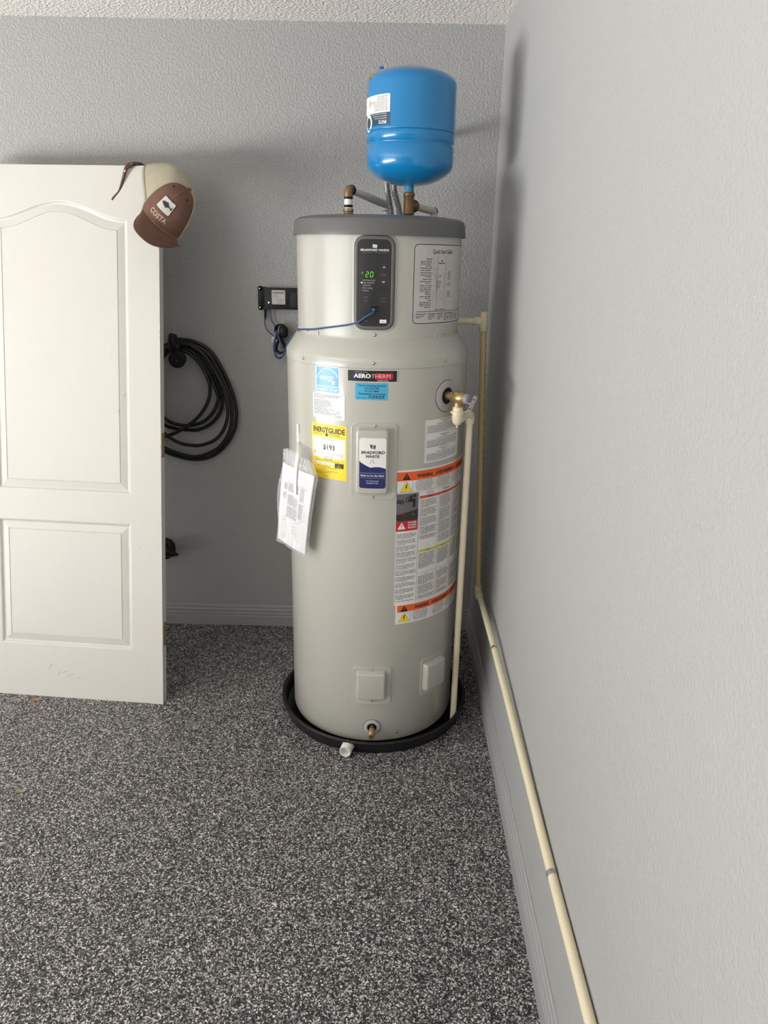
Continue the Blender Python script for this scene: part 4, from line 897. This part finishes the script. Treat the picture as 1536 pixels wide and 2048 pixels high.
def panel(v0, top, name):
    mb = MB(); lv = [(0, 0), (.0045, -.0012), (.008, -.0055), (.0115, -.0075), (.014, -.0078), (.019, -.0062), (.037, -.0022), (.038, -.0045), (.0405, -.0045), (.0415, -.0018)]
    rings = []
    for i, d in lv:
        a, b = UL + i, UR - i; n = 40; xs = [a + (b - a) * k / n for k in range(n + 1)]
        tp = [(x, top(UL + (UR - UL) * (x - a) / (b - a)) - i) for x in xs]; rings.append([DM(x, y, d) for x, y in tp] + [DM(x, v0 + i, d) for x in reversed(xs)])
    n = len(rings[0]); vs = [v for r in rings for v in r]; fs = []
    for k in range(len(rings) - 1):
        for i in range(n): j = (i + 1) % n; fs.append((k * n + i, k * n + j, (k + 1) * n + j, (k + 1) * n + i))
    o = (len(rings) - 1) * n; H = n // 2
    for i in range(H - 1): fs.append((o + i, o + i + 1, o + n - 2 - i, o + n - 1 - i))
    mb.add(vs, fs, M['doorp']); fixn(mb); return mb.build(name, dr, ang=12)
panel(V0, lambda u: V1, 'panel')['label'] = 'lower rectangular moulded panel'
panel(V2, arch, 'panel')['label'] = 'upper arched moulded panel'
for v_ in (1.84, .99, .27):
    mb = MB(); c = DM(-.0006, v_, -DT / 2 - .004); bbox(mb, c, (.0016, .024, .092), M['rawwood'], .0007, (de1, dn, de2)); mb.build('hinge_recess', dr, smooth=False)
mb = MB(); rnd = random.Random(2)
for (a, b, L, th) in ((.445, .12, .030, 60), (.41, .095, .022, 50), (.39, .100, .018, 40), (.375, .088, .014, 45), (.36, .092, .012, 40), (.135, 1.17, .018, 60), (.16, 1.11, .012, 70), (.10, 1.905, .004, 0), (.20, .14, .006, 30), (.06, .145, .008, 10), (.33, .080, .010, 35), (.085, .60, .006, 20), (.06, 1.33, .004, 0)):
    t = radians(th); x, y = cos(t) * L / 2, sin(t) * L / 2; w = .0009
    mb.add([DM(a + x, b - y, .0004), DM(a - x, b + y, .0004), DM(a - x + w, b + y + w, .0004), DM(a + x + w, b - y + w, .0004)], [(0, 1, 2, 3)], M['scuff'])
for k in range(26):
    v_ = rnd.uniform(.03, 1.9); s_ = rnd.uniform(.001, .0028); mb.add([DM(0, v_ - s_, .0004), DM(s_ * .9, v_, .0004), DM(0, v_ + s_, .0004)], [(0, 1, 2)], M['scuff'])
mb.build('scuff_marks', dr, smooth=False)

# ================================================================ SUNGLASSES hanging over the door top
sgp = DM(.118, DHT, 0)
sg = thing('sunglasses', sgp + dn * .006, 'brown tortoiseshell sunglasses with one arm hanging down the face of the white door', 'sunglasses')
top = DM(0, DHT, 0)
def SM(a, b, c): return DM(a, DHT, 0) + Vector((0, 0, b)) + Vector((0, -1, 0)) * c
mb = MB()
arm = [(.098, .003, .010, .0085), (.113, -.008, .014, .008), (.120, -.022, .016, .0066), (.128, -.042, .017, .0052), (.137, -.064, .0185, .0042), (.147, -.086, .0205, .0036), (.157, -.098, .023, .0038), (.168, -.110, .026, .0046), (.174, -.118, .028, .0040)]
sp = spline([SM(a, b, c) for a, b, c, w in arm], 4); ww = spline([Vector((w, 0, 0)) for *_, w in arm], 4)
vs = []; fs = []
for i, p_ in enumerate(sp):
    t = (sp[min(i + 1, len(sp) - 1)] - sp[max(i - 1, 0)]).normalized(); sd = t.cross(Vector((0, -1, 0))).normalized(); nn = t.cross(sd).normalized(); w = ww[i].x
    for k in range(8): a = 2 * pi * k / 8; vs.append(p_ + sd * (w * cos(a)) + nn * (.0024 * sin(a)))
for i in range(len(sp) - 1):
    for k in range(8): l = (k + 1) % 8; fs.append((i * 8 + k, i * 8 + l, i * 8 + 8 + l, i * 8 + 8 + k))
fs += [tuple(range(7, -1, -1)), tuple((len(sp) - 1) * 8 + k for k in range(8))]
mb.add(vs, fs, M['tort']); fixn(mb)
a1 = mb.build('temple_arm', sg, ang=60)
mb = MB(); lathe(mb, SM(.1195, -.0195, .0175), [(.0036, 0), (.0036, .0015), (.0022, .002)], M['steel'], 14, (0, -1, 0)); mb.build('metal_dot', a1)
mb = MB()
def fm(u, w, h): return DM(.092 + u, DHT, 0) + Vector((0, 0, .0070 + h)) + Vector((0, 1, 0)) * (w - .014) + de1 * 0
for k, w0 in enumerate((.035, .103)):
    n = 24; tube(mb, [fm(.026 * cos(2 * pi * i / n) * (1 if abs(cos(2 * pi * i / n)) < 2 else 1), w0 + .029 * sin(2 * pi * i / n), .001 * sin(4 * pi * i / n)) for i in range(n)], .0040, M['tort'], 8, True)
tube(mb, [fm(-.012, .062, .002), fm(-.015, .069, .003), fm(-.012, .076, .002)], .0026, M['tort'], 8); tube(mb, [fm(-.020, .010, 0), fm(-.010, .003, .001), fm(-.004, -.004, 0), (SM(.098, .003, .010))], .0042, M['tort'], 8)
mb.build('front_frame', sg, ang=60)
for k, w0 in enumerate((.035, .103)):
    mb = MB(); n = 24; mb.add([fm(.025 * cos(2 * pi * i / n), w0 + .028 * sin(2 * pi * i / n), .0008) for i in range(n)], [tuple(range(n))], M['lens']); mb.build('lens', sg)
mb = MB(); tube(mb, spline([fm(-.015, .135, 0), fm(0, .139, -.010), fm(.012, .141, -.04), fm(.03, .143, -.08), fm(.05, .141, -.11)], 4), .003, M['tort'], 8); mb.build('temple_arm', sg)

# ================================================================ BASEBALL CAP hung over the door corner
def norm(v): return Vector(v).normalized()
# camera-independent axes of the cap in world space (front faces the room, crown points right/up)
Xl = norm((.6845, -.0705, -.6651)); Yf = norm((-.2165, -.9629, -.1198)); Yf = (Yf - Xl * Yf.dot(Xl)).normalized()
Zc = (-Xl).cross(Yf).normalized()
O = Vector((-1.1786, -.343, 1.7456)); SAG = Vector((-.0760, .0668, .1339))
def crown(phi, t, off=0):
    """phi 0 = front centre, + towards wearer's left; t 0 rim .. 1 button"""
    rx, ry = .088, .104
    s = min(t, 1.0) * pi / 2; cs = cos(s) ** .62 if t < 1 else 0; sn = sin(s)
    hgt = .138
    wob = 1
    ap = abs((phi + pi) % (2 * pi) - pi); dent = -.020 * math.exp(-((ap - 2.1) / .4) ** 2 - ((t - .5) / .28) ** 2)
    x = (rx + off + dent) * cs * sin(phi) * wob; y = (ry + off + dent) * cs * cos(phi) * wob; z = (hgt + off) * sn
    q = (phi + pi) % (2 * pi) - pi; e_ = max(0, min(1, (abs(q) - PF) / (1.25 if q < 0 else pi - PF))); e_ = e_ * e_ * (3 - 2 * e_)
    if q < 0: v = SAG * (e_ * max(0, 1 - t) ** .7)
    else: v = (SAG * e_ - Xl * (.055 * sin(pi * e_))) * (max(0, 1 - t) ** .7)
    return O + Xl * x + Yf * y + Zc * z + v
PF = 1.12
cap = thing('baseball_cap', O + Vector((0, .04, .06)), 'brown and khaki mesh-back baseball cap with fish patch hung on the door corner', 'cap')
def crown_part(name, p0, p1, m, t1=1.0):
    mb = MB(); nu, nv = 36, 18; vs = []; fs = []
    for o_ in (0, -.0022):
        for j in range(nv + 1):
            for i in range(nu + 1): vs.append(crown(p0 + (p1 - p0) * i / nu, t1 * j / nv, o_))
    q = (nu + 1) * (nv + 1)
    for j in range(nv):
        for i in range(nu):
            a = j * (nu + 1) + i; fs.append((a, a + 1, a + nu + 2, a + nu + 1)); fs.append((q + a, q + a + nu + 1, q + a + nu + 2, q + a + 1))
    for i in range(nu): fs.append((i, q + i, q + i + 1, i + 1))
    mb.add(vs, fs, m); return mb.build(name, cap, ang=70)
PF = 1.12
fp = crown_part('front_panels', -PF, PF, M['hatb'])
crown_part('mesh_back', PF, 2 * pi - PF, M['mesh'])
mb = MB()
for ph in (-PF, PF): tube(mb, [crown(ph, t_ / 16, .0008) for t_ in range(17)], .0016, M['mesh'], 6)
tube(mb, [crown(0, .02 + .98 * t_ / 16, .0004) for t_ in range(17)], .0010, M['hatpiping'], 6); mb.build('seams', cap)
mb = MB()
for ph in (pi - .75, pi, pi + .75): tube(mb, [crown(ph, t_ / 16, .0004) for t_ in range(17)], .0018, M['mesh'], 6)
tube(mb, [crown(PF + (2 * pi - 2 * PF) * i / 40, .05, .0006) for i in range(41)], .0030, M['mesh'], 6); mb.build('back_seams', cap)
for ph, t_ in ((-.62, .72), (.62, .72)):
    mb = MB(); c = crown(ph, t_, .0004); c2 = crown(ph, t_, .01); lathe(mb, c, [(.0038, 0), (.0034, .0012), (.0012, .0012)], M['hatd'], 12, tuple((c2 - c).normalized())); mb.build('eyelet', cap)
mb = MB(); lathe(mb, crown(0, 1, -.001), [(.0075, 0), (.008, .002), (.006, .005), (0, .0065)], M['hatb'], 16, tuple(Zc)); mb.build('button', cap)
# bill
mb = MB(); nu, nv = 28, 12
def bill(s, t, o=0):
    ph = s * 1.02; base = crown(ph, 0, .0); L = .074 * (1 - abs(s) ** 2.6) + .002
    xx = sin(ph) * .080 
    d = (base - O); 
    return O + Xl * (d.dot(Xl) * (1 + .06 * t)) + Yf * (d.dot(Yf) + L * t) + Zc * (-.30 * L * t * (1 + .4 * t) - .55 * (abs(xx) / .08) ** 2 * .030 * (.15 + t) + o + .002) + Vector((.0150, -.0040, -.0120)) * t
vs = []; fs = []
for o_ in (0, -.0035):
    for j in range(nv + 1):
        for i in range(nu + 1): vs.append(bill(-1 + 2 * i / nu, j / nv, o_))
q = (nu + 1) * (nv + 1)
for j in range(nv):
    for i in range(nu):
        a = j * (nu + 1) + i; fs.append((a, a + 1, a + nu + 2, a + nu + 1)); fs.append((q + a, q + a + nu + 1, q + a + nu + 2, q + a + 1))
a = nv * (nu + 1)
for i in range(nu): fs.append((a + i, a + i + 1, q + a + i + 1, q + a + i))
mb.add(vs, fs, M['hatb']); mb.build('bill', cap, ang=70)
mb = MB(); tube(mb, [bill(-1 + 2 * i / 40, .0, .002) for i in range(41)], .0016, M['hatpiping'], 6); tube(mb, [bill(-1 + 2 * i / 40, 1, -.0017) for i in range(41)], .0026, M['hatb'], 6); mb.build('bill_edge', cap)
fh = lambda x, y, h: crown(x / .088, y / .150, h)
P = Print(fh); P.h = .0016; P.rrect(-.029, .036, .029, .074, .004, M['ink'], .0020); pt = P.build('patch', cap)
P = Print(fh); P.h = .0024; P.rrect(-.0275, .0375, .0275, .0725, .003, M['patch']); P.lift(.0004)
def itp(tab, x):
    for (a, b), (c, d) in zip(tab, tab[1:]):
        if x <= c: return b + (d - b) * (x - a) / (c - a)
    return tab[-1][1]
FU = [(-.021, .057), (-.014, .0630), (-.006, .0655), (0, .0690), (.004, .0640), (.010, .0590), (.017, .0560), (.0205, .0580), (.0235, .0630)]
FL = [(-.021, .057), (-.014, .0510), (-.006, .0480), (.0, .0470), (.003, .0440), (.006, .0500), (.012, .0530), (.017, .0540), (.0205, .0510), (.0235, .0460)]
P.strip([-.021 + .0445 * k / 40 for k in range(41)], lambda x: .0563 + .62 * (itp(FL, x) - .0563), lambda x: .0563 + .62 * (itp(FU, x) - .0563), M['ink'])
P.build('fish_emblem', pt)
P = Print(fh); P.h = .0014; P.text('COSTA', 0, .0165, .0170, M['hatlet'], 'c', .068, bold=.03); P.build('lettering', cap)
mb = MB(); tube(mb, [crown(pi + .5 - i * .1, -.02, .0) for i in range(11)], .004, M['hatd'], 8); mb.build('back_strap', cap)

# ================================================================ INSTRUCTION PACKET tied to the heater
BC = Vector((-.678, -.835, 0)); BH = Vector((.8, -.6, 0)); BNn = Vector((-.6, -.8, 0))
def BP(x, z, h=0): 
    c = .010 * sin((z - .70) * 9) ; return BC + BH * x + Vector((0, 0, z)) + BNn * (h + c * .6)
bg_ = thing('instruction_packet', BP(-.01, .72), 'white instruction sheet in a clear plastic bag hanging on the left of the heater', 'document packet')
TLc, TRc, BRc, BLc = (-.058, 1.006), (.077, .986), (.029, .710), (-.092, .738)
def pm(x, y, h):      # x, y in 0..1, y up
    a = (TLc[0] + (TRc[0] - TLc[0]) * x, TLc[1] + (TRc[1] - TLc[1]) * x); b = (BLc[0] + (BRc[0] - BLc[0]) * x, BLc[1] + (BRc[1] - BLc[1]) * x)
    return BP(b[0] + (a[0] - b[0]) * y, b[1] + (a[1] - b[1]) * y, h + .004 * sin(x * pi) * (1 if y < .9 else .6))
def sheet(mb, fn_, h0, h1, m, nu=10, nv=14):
    vs = []; fs = []
    for h in (h0, h1):
        for j in range(nv + 1):
            for i in range(nu + 1): vs.append(fn_(i / nu, j / nv, h))
    q = (nu + 1) * (nv + 1)
    for j in range(nv):
        for i in range(nu):
            a = j * (nu + 1) + i; fs += [(a, a + 1, a + nu + 2, a + nu + 1), (q + a, q + a + nu + 1, q + a + nu + 2, q + a + 1)]
    for i in range(nu): fs += [(i, q + i, q + i + 1, i + 1), (nv * (nu + 1) + i, nv * (nu + 1) + i + 1, q + nv * (nu + 1) + i + 1, q + nv * (nu + 1) + i)]
    for j in range(nv): a = j * (nu + 1); b = a + nu; fs += [(a, a + nu + 1, q + a + nu + 1, q + a), (b, q + b, q + b + nu + 1, b + nu + 1)]
    mb.add(vs, fs, m); fixn(mb)
mb = MB(); sheet(mb, pm, 0, .0035, M['paper']); pp = mb.build('paper', bg_, ang=60)
P = Print(pm); P.h = .0040
def pw(x0, y, x1, s=.022, m=M['text2'], sd=0):
    rnd = random.Random(sd); x = x0
    while x < x1 - .01:
        L = min(s * rnd.choice((1.2, 2, 3)), x1 - x); P.mb.add([P.fn(x, y, P.h), P.fn(x + L, y, P.h), P.fn(x + L, y + .007, P.h), P.fn(x, y + .007, P.h)], [(0, 1, 2, 3)], m); x += L + s * .5
for k in range(27):
    if k in (7, 8, 17): continue
    pw(.28, .80 - .0165 * k, .60 + .02 * (k % 3), .022, M['text2'], k)
for k in range(22):
    if k in (9, 10): continue
    pw(.68, .79 - .018 * k, .80, .02, M['text2'], k + 50)
P.path([(.22, .82), (.70, .82), (.86, .80), (.86, .42), (.68, .34), (.22, .36)], .004, M['text'])
for r0 in (.74, .62):
    P.path([(.13, r0 - .02), (.20, r0 - .03), (.24, r0), (.22, r0 + .04), (.14, r0 + .035), (.13, r0 - .02)], .009, M['text2']); P.path([(.15, r0), (.19, r0 + .02), (.17, r0 - .01)], .012, M['ink'])
P.path([(.14, .36), (.14, .10), (.20, .07), (.28, .09), (.28, .36)], .004, M['text']); P.path([(.17, .10), (.24, .095)], .003, M['text']); P.rect(.20, .30, .225, .315, M['text2']); P.rect(.20, .13, .22, .14, M['text2'])
for k in range(3): P.path([(.52, .28 - .045 * k), (.66, .28 - .045 * k), (.66, .25 - .045 * k)], .004, M['text'])
P.path([(.52, .28), (.52, .19)], .004, M['text']); P.path([(.62, .12), (.74, .12), (.74, .09)], .003, M['text'])
P.build('lettering', pp)
OUT = [(-.053, 1.054), (.020, 1.047), (.068, 1.027), (.087, .990), (.058, .780), (.033, .703), (-.096, .732), (-.094, .765), (-.060, 1.000)]
def bm_(x, y, h):
    lx_ = (-.096 + .006 * sin(y * 9)) + (-.053 + .094) * min(1, y * 1.0) ** 1.0 ; rx = .034 + (.087 - .034) * min(1, y / .86) - (max(0, y - .86) / .14) ** 1.5 * .022
    zt = 1.054 - .030 * x ** 1.6; zb = .731 - .028 * x
    w = .0028 * sin(x * 17 + y * 9) * sin(y * 14 + 1) + .0012 * sin(x * 40)
    return BP(lx_ + (rx - lx_) * x, zb + (zt - zb) * y, h + .0035 + w * (1 if .05 < x < .95 else .3))
mb = MB(); sheet(mb, bm_, -.0075, .0055, M['bag'], 28, 36); mb.build('plastic_bag', bg_, ang=80)['label'] = 'clear creased plastic bag'
# strap: flat tie glued to the shell then hanging through the bag
mb = MB(); st = [cylmap(-55.8, 0, R)(0, z, .0022) for z in (1.1265, 1.10, 1.07)] + [Vector(BP(.012, 1.045, .012)), Vector(BP(.006, 1.00, .012)), Vector(BP(.003, .955, .011)), Vector(BP(.002, .915, .010))]
sp = spline(st, 6); vs = []; fs = []
for i, p_ in enumerate(sp):
    t = (sp[min(i + 1, len(sp) - 1)] - sp[max(i - 1, 0)]).normalized(); k = min(1, i / 18); sd = (Vector((cos(radians(-55.8)), sin(radians(-55.8)), 0)) * (1 - k) + BH * k).normalized(); nn = t.cross(sd).normalized()
    w = .0062 if i > 14 else .0058
    for a, b in ((-w, -.0009), (w, -.0009), (w, .0009), (w * .25, .0009), (0, .0002), (-w * .25, .0009), (-w, .0009)): vs.append(p_ + sd * a + nn * -b)
n = 7
for i in range(len(sp) - 1):
    for k in range(n): l = (k + 1) % n; fs.append((i * n + k, i * n + l, i * n + n + l, i * n + n + k))
fs += [tuple(range(n - 1, -1, -1)), tuple((len(sp) - 1) * n + k for k in range(n))]
mb.add(vs, fs, M['tie']); fixn(mb); mb.build('strap', bg_, ang=40)

# ================================================================ LEAVES ON THE FLOOR
def leaf(name, x, y, L, w, rot, m, label, curl=.004):
    mb = MB(); n = 10; vs = []; fs = []; c, s = cos(rot), sin(rot)
    for i in range(n + 1):
        t = i / n; hw = w * sin(pi * t) ** .8 / 2
        for k in (-1, 0, 1):
            a = (t - .5) * L; b = k * hw; z = .0012 + curl * (2 * t - 1) ** 2 + abs(k) * curl * .5 * sin(pi * t)
            vs.append((x + a * c - b * s, y + a * s + b * c, z))
    for i in range(n):
        for k in (0, 1): fs.append((3 * i + k, 3 * i + 3 + k, 3 * i + 4 + k, 3 * i + 1 + k))
    o = len(vs); vs += [(v[0], v[1], v[2] - .0008) for v in vs]; fs += [tuple(o + q for q in reversed(f)) for f in fs]
    mb.add(vs, fs, m); tube(mb, [(x - L * .5 * c, y - L * .5 * s, .004), (x - L * .68 * c, y - L * .68 * s, .0025)], .0008, m, 5)
    tag(mb.build(name, base=(x, y, 0)), label, 'leaf')
leaf('dry_leaf', -1.722, -.668, .050, .016, .25, M['leaf1'], 'dry orange-brown leaf lying on the floor at the foot of the white door', .005)
leaf('dry_leaf', -1.540, -1.178, .036, .016, .1, M['leaf2'], 'dry olive-tan leaf lying alone on the speckled floor at the left', .004)
leaf('dry_leaf', -1.416, -1.134, .013, .008, .9, M['leaf3'], 'tiny dark red-brown leaf scrap on the floor', .003)
